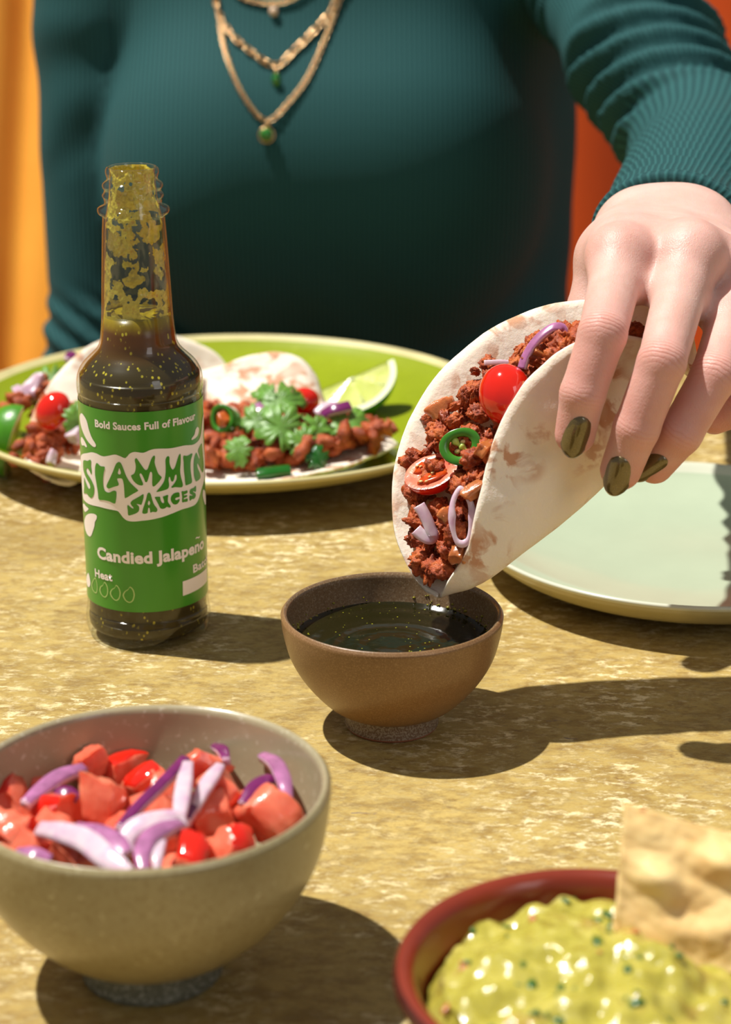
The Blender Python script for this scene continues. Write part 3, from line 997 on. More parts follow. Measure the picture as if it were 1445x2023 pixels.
# ------------------------------------------------------------------ taco shells
def tortilla(name, A, F, B, label, thick=0.0016, ns=72, nt=60, seed=0, loc=None):
    """A, F, B: matching lists of 3-D points on far edge, fold and near edge."""
    A, F, B = (smooth_profile(q, 12) for q in (A, F, B))
    k = np.linspace(0, len(A) - 1, ns)
    itp = lambda Q: np.stack([np.interp(k, np.arange(len(Q)), Q[:, c]) for c in range(3)], 1)
    A, F, B = itp(A), itp(F), itp(B)
    V = []
    for i in range(ns):
        C = (8 * F[i] - A[i] - B[i]) / 6
        h = (A[i] - B[i]) * 0.22
        P0, P1, P2, P3 = A[i], C + h, C - h, B[i]
        nrm = np.cross(A[i] - F[i], (F[min(i + 1, ns - 1)] - F[max(i - 1, 0)])); nrm /= np.linalg.norm(nrm) + 1e-9
        for j in range(nt):
            t = j / (nt - 1)
            p = P0 * (1 - t) ** 3 + 3 * P1 * t * (1 - t) ** 2 + 3 * P2 * t * t * (1 - t) + P3 * t ** 3
            e = math.sin(math.pi * i / (ns - 1)) ** 0.5
            p = p + nrm * 0.0012 * e * noise.noise(Vector(p) * 70 + Vector((seed, 0, 0))) + nrm * 0.0004 * e * noise.noise(Vector(p) * 260)
            V.append(p)
    o = mesh_obj(name, V, grid_faces(ns, nt), M_TORT, loc=loc)
    add_mod_solidify(o, thick)
    o.modifiers['thickness'].use_rim = True
    tag(o, label, 'tortilla')
    return o, A, F, B


# meat lumps
def lump_variants(n, sub, seed):
    out = []
    rng = random.Random(seed)
    for i in range(n):
        bm = bmesh.new()
        bmesh.ops.create_icosphere(bm, subdivisions=sub, radius=1)
        off = Vector((rng.uniform(0, 50), rng.uniform(0, 50), rng.uniform(0, 50)))
        el = rng.choice([0.5, 0.62, 0.75, 0.95])
        V = []
        for v in bm.verts:
            p = v.co.copy()
            d = 1 + 0.40 * noise.noise(p * 1.4 + off) + 0.34 * noise.noise(p * 3.3 + off) + 0.20 * noise.noise(p * 7.5 + off) + 0.08 * noise.noise(p * 17 + off)
            p = p * d
            V.append((p.x * 1.25, p.y * el, p.z * el))
        out.append((np.array(V), [[v.index for v in f.verts] for f in bm.faces]))
        bm.free()
    return out


LUMP3 = lump_variants(12, 4, 1)
LUMP2 = lump_variants(10, 2, 2)


def rand_rot(rng):
    q = np.array([rng.gauss(0, 1) for _ in range(4)]); q /= np.linalg.norm(q)
    w, x, y, z = q
    return np.array([[1 - 2 * (y * y + z * z), 2 * (x * y - z * w), 2 * (x * z + y * w)], [2 * (x * y + z * w), 1 - 2 * (x * x + z * z), 2 * (y * z - x * w)], [2 * (x * z - y * w), 2 * (y * z + x * w), 1 - 2 * (x * x + y * y)]])


def lumps(points, variants, rng):
    parts = []
    for p, r in points:
        v, f = rng.choice(variants)
        parts.append((v @ rand_rot(rng).T * r + np.asarray(p), f))
    return join(parts)


# ---- the held taco
DZ = 0.0
hA = [(866,1176,.668),(823,1147,.675),(783,1064,.680),(775,985,.684),(782,912,.687),(810,826,.689),(866,740,.690),(945,668,.690),(1027,622,.690),(1100,600,.690),(1175,592,.690),(1240,598,.689),(1305,616,.687),(1368,655,.686)]
hF = [(869,1177,.668),(886,1170,.668),(915,1156,.669),(957,1130,.670),(1027,1078,.671),(1096,1030,.672),(1148,988,.672),(1186,955,.672),(1225,908,.672),(1255,862,.672),(1280,800,.672),(1305,755,.672),(1328,715,.672),(1378,745,.672)]
hB = [(872,1175,.667),(885,1150,.662),(906,1118,.658),(928,1070,.655),(943,1003,.653),(962,920,.652),(990,835,.651),(1032,764,.650),(1082,712,.650),(1130,682,.650),(1190,660,.651),(1245,664,.652),(1300,680,.655),(1358,715,.661)]
held, TA, TF, TB = tortilla('folded_tortilla', [at(*p) for p in hA], [at(*p) for p in hF], [at(*p) for p in hB],
                            'folded flour tortilla of the taco held over the brown bowl', seed=3)
rng = random.Random(11)
pts = []
ns = len(TA)
tA_s = np.array([0, .05, .12, .22, .32, .42, .5, .6, .7, .8, .9, 1.0])
tA_v = np.array([.15, .06, .06, .05, .05, .07, .12, .30, .52, .62, .65, .65])


def taco_pt(s, t, sink):
    i = s * (ns - 1); i0 = int(i); i1 = min(i0 + 1, ns - 1); w = i - i0
    a, f, b = (Q[i0] * (1 - w) + Q[i1] * w for Q in (TA, TF, TB))
    m = (a + b) / 2; d = f - m; L = np.linalg.norm(d) + 1e-9
    return a * (1 - t) + b * t + d / L * min(sink, L * 0.8)


from mathutils.kdtree import KDTree
kd = KDTree(len(held.data.vertices))
for i, v in enumerate(held.data.vertices): kd.insert(v.co + held.location, i)
kd.balance()
for k in range(900):
    if len(pts) >= 250: break
    s = rng.uniform(0.06, 0.93)
    ta = np.interp(s, tA_s, tA_v)
    t = rng.uniform(ta, 0.93)
    edge = min(1.0, min(t - ta + 0.05, 1.0 - t) / 0.12)
    deep = rng.random() < 0.42
    r = rng.uniform(0.0022, 0.0042)
    wid = np.linalg.norm(taco_pt(s, 0, 0) - taco_pt(s, 1, 0))
    r = min(r, wid * 0.20 + 0.0008)
    sink = (rng.uniform(0.008, 0.016) if deep else rng.uniform(0.0015, 0.0055) + (1 - max(edge, 0)) * 0.003)
    if s > 0.5: sink += 0.0035 * (s - 0.5) / 0.5 * (1 - t)
    q = taco_pt(s, t, sink)
    if kd.find(q)[2] < r * (1.35 if t > 0.45 else 1.0): continue
    pts.append((q, r))
for s, t, sk, r in ((.44, .40, .0005, .0026), (.46, .46, .0000, .0022), (.42, .44, .0015, .0024), (.50, .33, .0005, .0027), (.35, .25, .002, .0026), (.33, .35, .001, .0024)):
    pts.append((taco_pt(s, t, sk), r))
V, Fc = lumps(pts, LUMP3, rng)
o = mesh_obj('minced_meat', V, Fc, M_MEAT)
tag(o, 'reddish brown minced meat filling the held taco', 'meat', kind='stuff')

VIEW = -F_                                     # roughly towards the camera


def on_taco(px, py, lift=0.0):
    """point on the filling surface of the held taco seen at a pixel of the photograph"""
    best = None
    r = ray(px, py)
    for s in np.linspace(0.03, 0.97, 95):
        for t in np.linspace(0.02, 0.98, 49):
            p = taco_pt(s, t, 0.0035)
            d = p - C_; depth = d @ F_
            e = np.linalg.norm(d / depth - r)
            if best is None or e < best[0]: best = (e, depth - lift)
    return C_ + r * best[1]


# outward normal of the opening
NO = (TA[ns // 2] + TB[ns // 2]) / 2 - TF[ns // 2]; NO /= np.linalg.norm(NO)


def half_tomato(name, c, n, ax, R, L, label, cut=True, group=None):
    """half a cherry tomato: dome of skin away from n, a cut face towards n. R radius, L half length along ax."""
    root = empty(name, c, label, 'tomato', group)
    l, s, n = frame_from(n, ax)
    nu, nv = 40, 14
    V = []
    for i in range(nu):
        a = 2 * math.pi * i / nu
        for j in range(nv):
            b = (math.pi / 2) * j / (nv - 1)
            q = math.cos(b)
            V.append(c + l * L * q * math.cos(a) + s * R * q * math.sin(a) - n * R * 0.92 * math.sin(b))
    mesh_obj('skin', V, [f[::-1] for f in grid_faces(nu, nv, True)], M_TOM_SKIN, root)
    V, nv2 = [], 10
    for i in range(nu):
        a = 2 * math.pi * i / nu
        for j in range(nv2):
            q = 1 - j / (nv2 - 1) * 0.999
            wave = 0.035 * R * math.sin(6.28 * q * 1.5) + (0.03 * R * math.exp(-((q - 1) / 0.12) ** 2))
            V.append(c + l * L * q * math.cos(a) * 1.002 + s * R * q * math.sin(a) * 1.002 + n * (wave - 0.005 * R))
    mesh_obj('flesh', V, grid_faces(nu, nv2, True), M_TOM_FLESH, root)
    rg = random.Random(int(R * 1e6) + int(abs(c[0]) * 1e5))
    parts, parts2 = [], []
    for sg in (-1, 1):
        v, f = lump_variants(1, 2, 77 + sg)[0]
        parts.append((c + (v[:, :1] * l * L * 0.50 + v[:, 1:2] * s * R * 0.40 + v[:, 2:] * n * R * 0.14) + s * sg * R * 0.40 + n * R * 0.02, f))
        for k in range(5):
            bm = bmesh.new(); bmesh.ops.create_icosphere(bm, subdivisions=1, radius=1)
            vv = np.array([x.co[:] for x in bm.verts]); ff = [[x.index for x in g.verts] for g in bm.faces]; bm.free()
            p = c + l * L * rg.uniform(-.55, .55) + s * sg * R * rg.uniform(.2, .6) + n * R * 0.16
            parts2.append((p + vv[:, :1] * l * 0.0007 + vv[:, 1:2] * s * 0.0004 + vv[:, 2:] * n * 0.0003, ff))
    V, Fc = join(parts); mesh_obj('gel', V, Fc, M_TOM_GEL, root)
    V, Fc = join(parts2); o = mesh_obj('seeds', V, Fc, M_SEED, root); tag(o, kind='stuff')
    return root


def pepper_ring(name, c, n, ax, R, label, h=0.0035, wall=0.46, squash=0.92, group=None, pith=True):
    root = empty(name, c, label, 'pepper', group)
    l, s, n = frame_from(n, ax)
    w = lambda a: 1 + 0.04 * math.sin(2 * a + 1) + 0.03 * math.sin(3 * a)
    ro, ri = R, R * (1 - wall)
    sk = [(ro * .985, -h / 2), (ro, -h / 2 + .0004), (ro * 1.01, 0), (ro, h / 2 - .0004), (ro * .985, h / 2)]
    fl = [(ro * .985, h / 2), (ro * .94, h / 2 + .0002), (ri * 1.05, h / 2), (ri, h / 4), (ri * .98, 0), (ri, -h / 4), (ri * 1.05, -h / 2), (ro * .985, -h / 2)]
    for nm, pr, mt in (('skin', sk, M_JAL), ('wall', fl, M_JAL_IN)):
        V, Fc = lathe(pr, 56, wob=w)
        V = c + V[:, :1] * l + V[:, 1:2] * s * squash + V[:, 2:] * n
        mesh_obj(nm, V, Fc, mt, root)
    if pith:
        P = [c + l * ri * 0.98 * math.cos(2.1) + s * ri * math.sin(2.1) * squash, c + l * ri * -0.12 + s * ri * .25, c + l * 0.15 * ri - s * ri * 0.05, c + l * ri * .55 - s * ri * .75 * squash]
        V, Fc = tube(smooth_profile(P, 6), [R * (0.15 + 0.05 * math.sin(i * .7)) for i in range(19)], 8)
        mesh_obj('pith', V, Fc, M_PITH, root)
        for dx, dy in ((-.35, -.35), (.35, .35)):
            bm = bmesh.new(); bmesh.ops.create_icosphere(bm, subdivisions=2, radius=1)
            vv = np.array([x.co[:] for x in bm.verts]); ff = [[x.index for x in g.verts] for g in bm.faces]; bm.free()
            mesh_obj('seed', c + l * ri * dx + s * ri * dy + vv[:, :1] * l * .0011 + vv[:, 1:2] * s * .0008 + vv[:, 2:] * n * .0006, ff, M_SEED, root)
    return root


def onion_strip(name, P, up, width, thick, label, outer=None, taper=True, group=None, cat='onion'):
    V, Fc, fm = ribbon(smooth_profile(P, 7), up, width * .9, thick, taper)
    o = mesh_obj(name, V, Fc, [outer or M_ON_OUT, M_ON_IN], fmat=fm)
    return tag(o, label, cat, group)


def chunk(name, c, size, mat, label, cat, seed, rot=None, group=None):
    rg = random.Random(seed)
    bm = bmesh.new(); bmesh.ops.create_cube(bm, size=1)
    bmesh.ops.bevel(bm, geom=bm.edges[:], offset=0.2, segments=3, affect='EDGES', profile=0.6)
    bmesh.ops.subdivide_edges(bm, edges=bm.edges[:], cuts=1, use_grid_fill=True)
    Rm = rand_rot(rg) if rot is None else rot
    off = Vector((seed * 3.1, 1, 2))
    V = []
    for v in bm.verts:
        p = v.co * (1 + 0.40 * noise.noise(v.co * 1.6 + off) + 0.2 * noise.noise(v.co * 4 + off))
        V.append(np.asarray(c) + (np.array(p[:]) * size) @ Rm.T)
    Fc = [[x.index for x in f.verts] for f in bm.faces]; bm.free()
    o = mesh_obj(name, V, Fc, mat)
    return tag(o, label, cat, group)


hold = lambda px, py, lift=0.0: on_taco(px, py, lift)
# tomato half showing skin (the dome looks at the viewer): cut face turned away
half_tomato('tomato_half', hold(1000, 778, 0.004) + F_ * 0.002, np.array([0.35, 0.75, -0.30]), at(985, 720, .66) - at(1003, 840, .66), 0.0088, 0.0100,
            'shiny red cherry tomato half, skin outwards, near the top of the held taco')
half_tomato('tomato_half', hold(852, 932, 0.0045), np.array([-0.30, -0.42, 0.86]), at(905, 912, .67) - at(800, 950, .67), 0.0080, 0.0092,
            'cut cherry tomato half showing seeds low in the held taco')
pepper_ring('jalapeno_ring', hold(910, 882, 0.0055), np.array([-0.08, -0.90, 0.35]), at(950, 870, .67) - at(870, 890, .67), 0.0068,
            'green jalapeño ring in the middle of the held taco')
c = hold(912, 1022, 0.005); ex, ey = at(913, 1022, .67) - at(912, 1022, .67), at(912, 1023, .67) - at(912, 1022, .67)
# closed onion loop
lp = [(898, 985), (910, 968), (925, 985), (932, 1010), (930, 1045), (922, 1070), (904, 1070), (895, 1040), (894, 1008)]
P = smooth_profile([c + ex * (x - 912) + ey * (y - 1022) for x, y in lp], 6, closed=True)
ctr = P.mean(0); upv = P - ctr; upv -= np.outer(upv @ F_, F_)
wv, hv = 0.0030, 0.0025
V, Fc, fm = [], [], []
for i in range(len(P)):
    u = upv[i] / np.linalg.norm(upv[i])
    for a, b in ((-.5, .5), (.5, .5), (.5, -.5), (-.5, -.5)):
        V.append(P[i] + F_ * a * wv + u * b * hv)
for i in range(len(P)):
    i2 = (i + 1) % len(P)
    for k in range(4):
        k2 = (k + 1) % 4
        Fc.append((i * 4 + k, i2 * 4 + k, i2 * 4 + k2, i * 4 + k2)); fm.append(0 if k == 0 else 1)
tag(mesh_obj('onion_ring', V, Fc, [M_ON_OUT, M_ON_IN], fmat=fm), 'closed oval red onion ring near the lower tip of the held taco', 'onion')
c = hold(848, 1035, 0.005)
pl = lambda pts, c, x0, y0, dz=0: [c + ex * (x - x0) + ey * (y - y0) + F_ * dz for x, y in pts]
onion_strip('onion_slice', pl([(828, 998), (836, 1012), (845, 1030), (851, 1046), (856, 1060), (846, 1064), (832, 1056), (822, 1046)], c, 848, 1035), -F_ + R_ * .3, 0.0042, 0.0016,
            'hook shaped red onion slice left of the onion ring in the held taco', M_ON_IN, taper=False)
c = hold(1050, 700, 0.007)
P = pl([(1032, 728), (1040, 705), (1055, 680), (1075, 660), (1095, 648), (1112, 650), (1117, 664)], c, 1050, 700)
onion_strip('onion_slice', P, (-F_ * 0.8 - R_ * .6 + U_ * .4), 0.0032, 0.0014, 'arched purple onion slice at the top of the held taco beside the finger', M_ON_OUT, taper=False)
c = hold(990, 718, 0.004)
onion_strip('onion_slice', pl([(957, 717), (975, 716), (998, 716), (1022, 719)], c, 990, 718), -F_, 0.0019, 0.0010, 'straight white onion sliver above the tomato half in the held taco', M_ON_IN, taper=False)
for i, (px, py, sz, lb) in enumerate([(875, 808, (0.0085, .0066, .005), 'amber cooked onion chunk at the left rim of the held taco'),
                                      (1062, 702, (0.0075, .0062, .004), 'browned onion chunk under the arched onion slice in the held taco'),
                                      (938, 968, (0.008, .0045, .004), 'pink amber onion chunk against the near flap of the held taco'),
                                      (885, 1022, (0.0078, .0055, .004), 'amber cooked onion piece between the two pale onion slices in the held taco'),
                                      (962, 885, (0.0070, .0040, .0035), 'amber cooked onion piece beside the jalapeño ring in the held taco'),
                                      (905, 1090, (0.0066, .0052, .004), 'amber cooked onion piece near the dipping tip of the held taco')]):
    chunk('cooked_onion', hold(px, py, 0.003), np.array(sz), M_ON_COOK, lb, 'onion', 40 + i)


def leaf(name, c, n, ax, L, label, seed=0, group=None, mat=None):
    """a lobed cilantro leaf with thickness"""
    l, s, n = frame_from(n, ax)
    out = [(-.50, 0), (-.36, .10), (-.46, .22), (-.42, .38), (-.30, .36), (-.24, .50), (-.10, .46), (-.02, .26), (.06, .40), (.16, .54), (.26, .46), (.36, .46), (.36, .28), (.44, .20), (.52, .24), (.56, .12), (.66, 0.0)]
    out = out + [(x, -y * 0.93) for x, y in out[-2:0:-1]]
    rg = random.Random(seed)
    out = [(x * rg.uniform(.85, 1.12), y * rg.uniform(.8, 1.15)) for x, y in out]
    P = smooth_profile(out, 4, closed=True)
    nb = len(P); V = [c]; Fc = []
    for q in (0.5, 1.0):
        for i, (x, y) in enumerate(P):
            rip = 0.012 * math.sin(i * 0.9 + seed) * q - 0.10 * math.exp(-(y * q / 0.06) ** 2) * (1 - q) + 0.12 * (abs(y) * q) ** 1.2 - 0.25 * (x * q) ** 2
            ser = 1 + (0.05 * math.sin(i * 2.9) if q == 1 else 0)
            V.append(c + L * (l * x * q * ser + s * y * q * ser + n * rip))
    for i in range(nb):
        i2 = (i + 1) % nb
        Fc.append((0, 1 + i, 1 + i2)); Fc.append((1 + i, 1 + nb + i, 1 + nb + i2, 1 + i2))
    o = mesh_obj(name, V, Fc, mat or M_CIL)
    add_mod_solidify(o, 0.0004)
    return tag(o, label, 'herb', group)


leaf('cilantro_leaf', hold(1135, 668, 0.001), -F_ + R_ * .5, U_, 0.007, 'dark green cilantro leaf tip beside the finger in the held taco', 3)
leaf('cilantro_leaf', hold(835, 1040, 0.001), -F_ - R_ * .4, U_, 0.006, 'small green herb scrap behind the hook shaped onion slice', 5)

# ------------------------------------------------------------------ tacos on the green plate
def S(px, py, y): return on_y(px, py, y)


# open taco right of the bottle
rA = [S(300, 900, .905), S(312, 830, .935), S(345, 765, .945), S(390, 735, .948), S(440, 724, .950), S(495, 704, .952), S(545, 697, .952), S(590, 708, .950), S(622, 742, .946), S(645, 800, .940), S(700, 850, .925), S(772, 868, .905)]
rF = [S(303, 905, 0.886), S(330, 900, 0.886), S(365, 893, 0.888), S(405, 888, 0.890), S(450, 884, 0.892), S(500, 880, 0.893), S(550, 877, 0.893), S(600, 874, 0.892), S(645, 870, 0.892), S(690, 868, 0.892), S(735, 868, 0.891), S(778, 872, 0.889)]
rB = [S(300, 915, 0.882), S(318, 938, 0.859), S(350, 956, 0.842), S(395, 962, 0.835), S(445, 963, 0.832), S(505, 957, 0.834), S(565, 947, 0.838), S(625, 935, 0.843), S(680, 921, 0.851), S(730, 906, 0.863), S(768, 891, 0.877), S(786, 880, 0.889)]
right_taco, QA, QF, QB = tortilla('folded_tortilla', rA, rF, rB, 'open flour tortilla of the taco on the green plate right of the bottle', seed=9)
rng = random.Random(21)


def meat_mound(px_list, n, rmin, rmax, seed, name, label, variants=LUMP2):
    """px_list: (px, py, y) anchors; lumps are scattered among them"""
    rg = random.Random(seed); pts = []
    for k in range(n):
        a, b, c = rg.choice(px_list)
        p = on_y(a + rg.gauss(0, 17), b + rg.gauss(0, 9), c + rg.gauss(0, 0.005))
        pts.append((p, rg.uniform(rmin, rmax)))
    V, Fc = lumps(pts, variants, rg)
    return tag(mesh_obj(name, V, Fc, M_MEAT), label, 'meat', kind='stuff')


an = []
for px, py0, py1 in ((330, 815, 905), (370, 815, 915), (410, 820, 925), (440, 825, 930), (470, 822, 930), (500, 818, 925), (530, 820, 922), (560, 822, 915), (590, 825, 910), (620, 828, 905), (650, 832, 900), (680, 836, 892), (710, 842, 882), (735, 850, 872)):
    for q in np.linspace(0, 1, 5):
        an.append((px, py0 + (py1 - 20 - py0) * q, 0.915 - 0.046 * q))
meat_mound(an, 420, 0.0026, 0.0052, 31, 'minced_meat', 'reddish brown minced meat heaped in the open taco right of the bottle')

tl_A = [S(52, 915, .868), S(48, 880, .880), S(62, 830, .900), S(85, 780, .915), S(118, 735, .930), S(160, 695, .945), S(210, 668, .960), S(270, 655, .975), S(330, 660, .985), S(385, 678, .990), S(430, 702, .990), S(458, 740, .985)]
tl_F = [S(60, 925, 0.852), S(85, 935, 0.852), S(115, 938, 0.858), S(150, 930, 0.868), S(190, 915, 0.880), S(230, 900, 0.895), S(270, 885, 0.910), S(310, 870, 0.925), S(350, 855, 0.940), S(385, 840, 0.952), S(420, 820, 0.962), S(455, 790, 0.970)]
tl_B = [S(68, 930, .857), S(110, 945, .850), S(150, 944, .848), S(166, 905, .852), S(190, 850, .860), S(225, 800, .868), S(265, 765, .880), S(305, 750, .895), S(345, 745, .912), S(385, 745, .932), S(420, 752, .952), S(455, 765, .975)]
left_taco, LA, LF, LB = tortilla('folded_tortilla', tl_A, tl_F, tl_B, 'folded flour tortilla of the taco on the green plate behind the bottle', seed=14)
an = []
for px, py0, py1 in ((70, 875, 915), (85, 850, 922), (105, 835, 928), (125, 820, 925), (145, 815, 920), (165, 815, 905), (190, 810, 880), (220, 800, 860), (260, 790, 840), (300, 780, 820)):
    for q in np.linspace(0, 1, 4):
        an.append((px, py0 + (py1 - py0) * q, 0.862 + (px - 70) * 0.00034 + 0.012 * (1 - q)))
meat_mound(an, 240, 0.0024, 0.0042, 32, 'minced_meat', 'reddish brown minced meat in the taco behind the bottle')

# toppings on the plate tacos
half_tomato('tomato_half', S(106, 812, .872), np.array([0.3, 0.8, -0.35]), S(90, 845, .872) - S(125, 785, .872), 0.0078, 0.0092, 'red cherry tomato half in the taco left of the bottle')
leaf('cilantro_leaf', S(152, 830, .866), np.array([0.2, -.9, .4]), U_, 0.014, 'pale green cilantro leaf touching the left edge of the bottle', 2)
chunk('onion_chunk', S(148, 860, .864), np.array((.007, .006, .005)), M_ON_IN, 'pale onion chunk in the taco left of the bottle', 'onion', 61)
chunk('onion_chunk', S(103, 905, .858), np.array((.007, .006, .004)), M_ON_IN, 'pinkish onion chunk low in the taco left of the bottle', 'onion', 62)
pepper_ring('jalapeno_ring', S(446, 828, .868), np.array([-0.3, -.85, .35]), U_, 0.0062, 'dark green jalapeño ring on the meat right of the bottle', h=0.010, wall=0.35, pith=False)
chunk('jalapeno_seeds', S(441, 827, .864), np.array((.006, .004, .005)), simple('pepper_seeds_orange', lin(190, 90, 30), .3, .3, 300), 'orange pepper core inside the jalapeño ring right of the bottle', 'pepper', 63)
for i, (px, py, y, nn, ax, L, lb) in enumerate([
        (550, 792, .888, (0.0, -.5, .85), (1, .1, .1), .020, 'bright cilantro leaf topmost on the open taco'),
        (525, 782, .892, (-.3, -.6, .7), (-.4, .2, .9), .013, 'upright cilantro leaf sprig at the top left of the open taco'),
        (583, 790, .892, (.4, -.5, .8), (.8, .3, .2), .012, 'dark cilantro leaf at the top right of the cilantro bunch'),
        (505, 832, .874, (-.1, -.7, .7), (.9, -.1, -.2), .016, 'pale cilantro leaf at the left of the open taco'),
        (555, 845, .868, (.1, -.75, .65), (1, 0, -.3), .022, 'broad pale cilantro leaf in the middle of the open taco'),
        (600, 872, .862, (.2, -.8, .6), (.3, .1, -.9), .016, 'cilantro leaf hanging over the lower middle of the meat'),
        (627, 850, .868, (.3, -.7, .6), (.4, .2, .8), .014, 'small cilantro leaf beside the purple onion'),
        (690, 838, .874, (.1, -.5, .85), (1, .1, 0), .019, 'pale cilantro leaf at the far right of the open taco'),
        (470, 888, .856, (-.2, -.8, .55), (.3, 0, -.9), .013, 'dark cilantro leaf low on the meat right of the bottle')]):
    leaf('cilantro_leaf', S(px, py, y), np.array(nn, float), np.array(ax, float), L, lb, i + 3)
onion_strip('onion_slice', [S(638, 822, .880), S(655, 812, .878), S(672, 808, .878), S(692, 803, .880)], np.array([0, -.6, .8]), 0.0055, 0.0025, 'vivid purple onion slice on the open taco below the lime', M_ON_DEEP, taper=False)
onion_strip('onion_slice', [S(625, 818, .886), S(645, 806, .888), S(668, 800, .890)], np.array([0, -.6, .8]), 0.006, 0.002, 'pale pink onion slice behind the vivid purple one', M_ON_IN)
onion_strip('onion_slice', [S(700, 830, .884), S(715, 835, .882), S(730, 848, .880)], np.array([0, -.6, .8]), 0.006, 0.002, 'pale pink onion slice at the right end of the open taco', M_ON_IN)
onion_strip('onion_slice', [S(508, 800, .888), S(515, 812, .884), S(524, 822, .882)], np.array([0, -.8, .6]), 0.006, 0.002, 'pink onion slice left of the cilantro bunch', M_ON_OUT)
onion_strip('onion_slice', [S(737, 872, .880), S(741, 856, .880), S(748, 850, .880), S(752, 862, .880), S(748, 876, .880)], np.array([0, -1., .3]), 0.003, 0.0015, 'small brown onion curl at the right tip of the open taco', M_ON_COOK, taper=False)
half_tomato('tomato_half', S(600, 792, .900), np.array([-.2, .7, -.5]), R_ + 0.2 * U_, 0.0062, 0.0075, 'red cherry tomato half behind the cilantro bunch')
P = [S(508, 938, .846), S(530, 935, .846), S(552, 932, .847), S(574, 930, .848)]
V, Fc, fm = ribbon(smooth_profile(P, 6), np.array([0, -.5, .85]), 0.0050, 0.003, False)
tag(mesh_obj('jalapeno_strip', V, Fc, [M_JAL, M_JAL], fmat=fm), 'green jalapeño strip on the front edge of the open taco', 'pepper')
leaf('jalapeno_strip', S(625, 903, .856), np.array([.2, -.8, .5]), np.array([.5, 0, -.8]), 0.011, 'slim green pepper sliver at the foot of the meat heap', 12, mat=M_JAL)['category'] = 'pepper'


def lime_wedge(name, c, n, ax, R, label, ang=80, segs=4):
    """wedge of lime: ax runs along the core, n points out of the rind's middle"""
    root = empty(name, c, label, 'lime')
    ax, s, n = frame_from(n, ax)
    h = math.radians(ang) / 2
    nu, nv = 22, 26
    V = []
    for i in range(nu):
        a = -h + 2 * h * i / (nu - 1)
        for j in range(nv):
            b = math.pi * j / (nv - 1)
            V.append(c + ax * R * 1.12 * math.cos(b) + (n * math.cos(a) + s * math.sin(a)) * R * math.sin(b))
    mesh_obj('rind', V, grid_faces(nu, nv), M_RIND, root)
    for sg in (-1, 1):
        d = n * math.cos(sg * h) + s * math.sin(sg * h)
        fn = np.cross(ax, d) * sg
        for nm, k0, k1, mt, off in (('pith', 0.86, 1.0, M_PITHW, 0.0), ('flesh', 0.0, 0.88, M_LIMEFLESH, 0.0002)):
            V, Fc = [], []
            mj = 40
            for j in range(mj):
                b = math.pi * j / (mj - 1)
                for k in np.linspace(k0, k1, 6):
                    lump = 0.0009 * abs(math.sin(segs / 2 * b * 2)) * (1 if nm == 'flesh' else 0) * k
                    V.append(c + (ax * 1.12 * math.cos(b) + d * math.sin(b)) * R * k - fn * 0.0 + fn * (off + lump))
            mesh_obj(nm, V, grid_faces(mj, 6), mt, root)
        # membranes
        parts = []
        for q in range(1, segs):
            b = math.pi * q / segs
            parts.append(tube([c + fn * 0.0012, c + (ax * 1.12 * math.cos(b) + d * math.sin(b)) * R * 0.9 + fn * 0.0006], 0.0006, 6))
        V, Fc = join(parts)
        mesh_obj('membrane', V, Fc, M_PITHW, root)
    return root


lime_wedge('lime_wedge', S(694, 745, .972), np.array([0.32, -0.15, -0.75]), np.array([1, .12, .02]), 0.0205, 'pale lime wedge leaning flesh forward behind the open taco', 75)
lime_wedge('lime_wedge', S(34, 872, .895), np.array([-0.80, -0.55, 0.12]), np.array([0.30, -.1, .9]), 0.0165, 'dark green lime wedge with rind forward at the left end of the plate', 95)
# scraps at the far left behind the taco
leaf('cilantro_leaf', S(98, 752, .945), np.array([0, -.6, .8]), R_, 0.016, 'dark green cilantro sprig behind the left taco', 8)
chunk('onion_chunk', S(70, 768, .935), np.array((.012, .009, .007)), M_ON_IN, 'whitish onion chunk on the plate behind the left taco', 'onion', 70)
chunk('onion_chunk', S(45, 785, .930), np.array((.010, .007, .006)), M_ON_IN, 'whitish onion chunk above the dark lime wedge', 'onion', 71)
meat_mound([(30, 800, .925), (50, 795, .925), (65, 790, .925), (90, 775, .935)], 26, .0025, .004, 33, 'minced_meat', 'few dark meat crumbs spilled behind the left taco')
onion_strip('onion_slice', [S(133, 712, .952), S(140, 706, .955), S(148, 702, .957)], np.array([0, -.6, .8]), .006, .003, 'deep red onion bit on the rim of the left taco', M_ON_DEEP)

# ------------------------------------------------------------------ the person
person = empty('person', (0.0, 1.36, -0.34), 'person in a ribbed teal long-sleeved top dipping a taco, dark bronze nails', 'person')
J = {}
J['index'] = [(1226, 512, .666, 10.2), (1191, 660, .633, 7.6), (1152, 778, .635, 7.1), (1137, 858, .641, 6.5)]
J['middle'] = [(1362, 512, .666, 10.4), (1308, 716, .628, 7.5), (1258, 846, .634, 7.2), (1227, 928, .642, 6.6)]
J['ring'] = [(1474, 552, .676, 9.8), (1412, 742, .640, 7.4), (1345, 856, .641, 6.9), (1294, 918, .650, 6.2)]
J['pinky'] = [(1566, 618, .696, 8.6), (1512, 745, .662, 6.6), (1458, 806, .658, 6.0), (1412, 826, .661, 5.4)]
J['thumb'] = [(1262, 480, .742, 13.5), (1200, 515, .716, 11.0), (1170, 612, .713, 8.8), (1150, 700, .706, 7.4)]
JW = {k: [at(*p[:3]) for p in v] for k, v in J.items()}
JR = {k: [p[3] / 1000 for p in v] for k, v in J.items()}
WR = at(1318, 462, .748)                      # wrist
EL = at(1405, 322, 1.0)                      # elbow
fa = (EL - WR) / np.linalg.norm(EL - WR)      # forearm axis
lat = R_ - fa * (R_ @ fa); lat /= np.linalg.norm(lat)


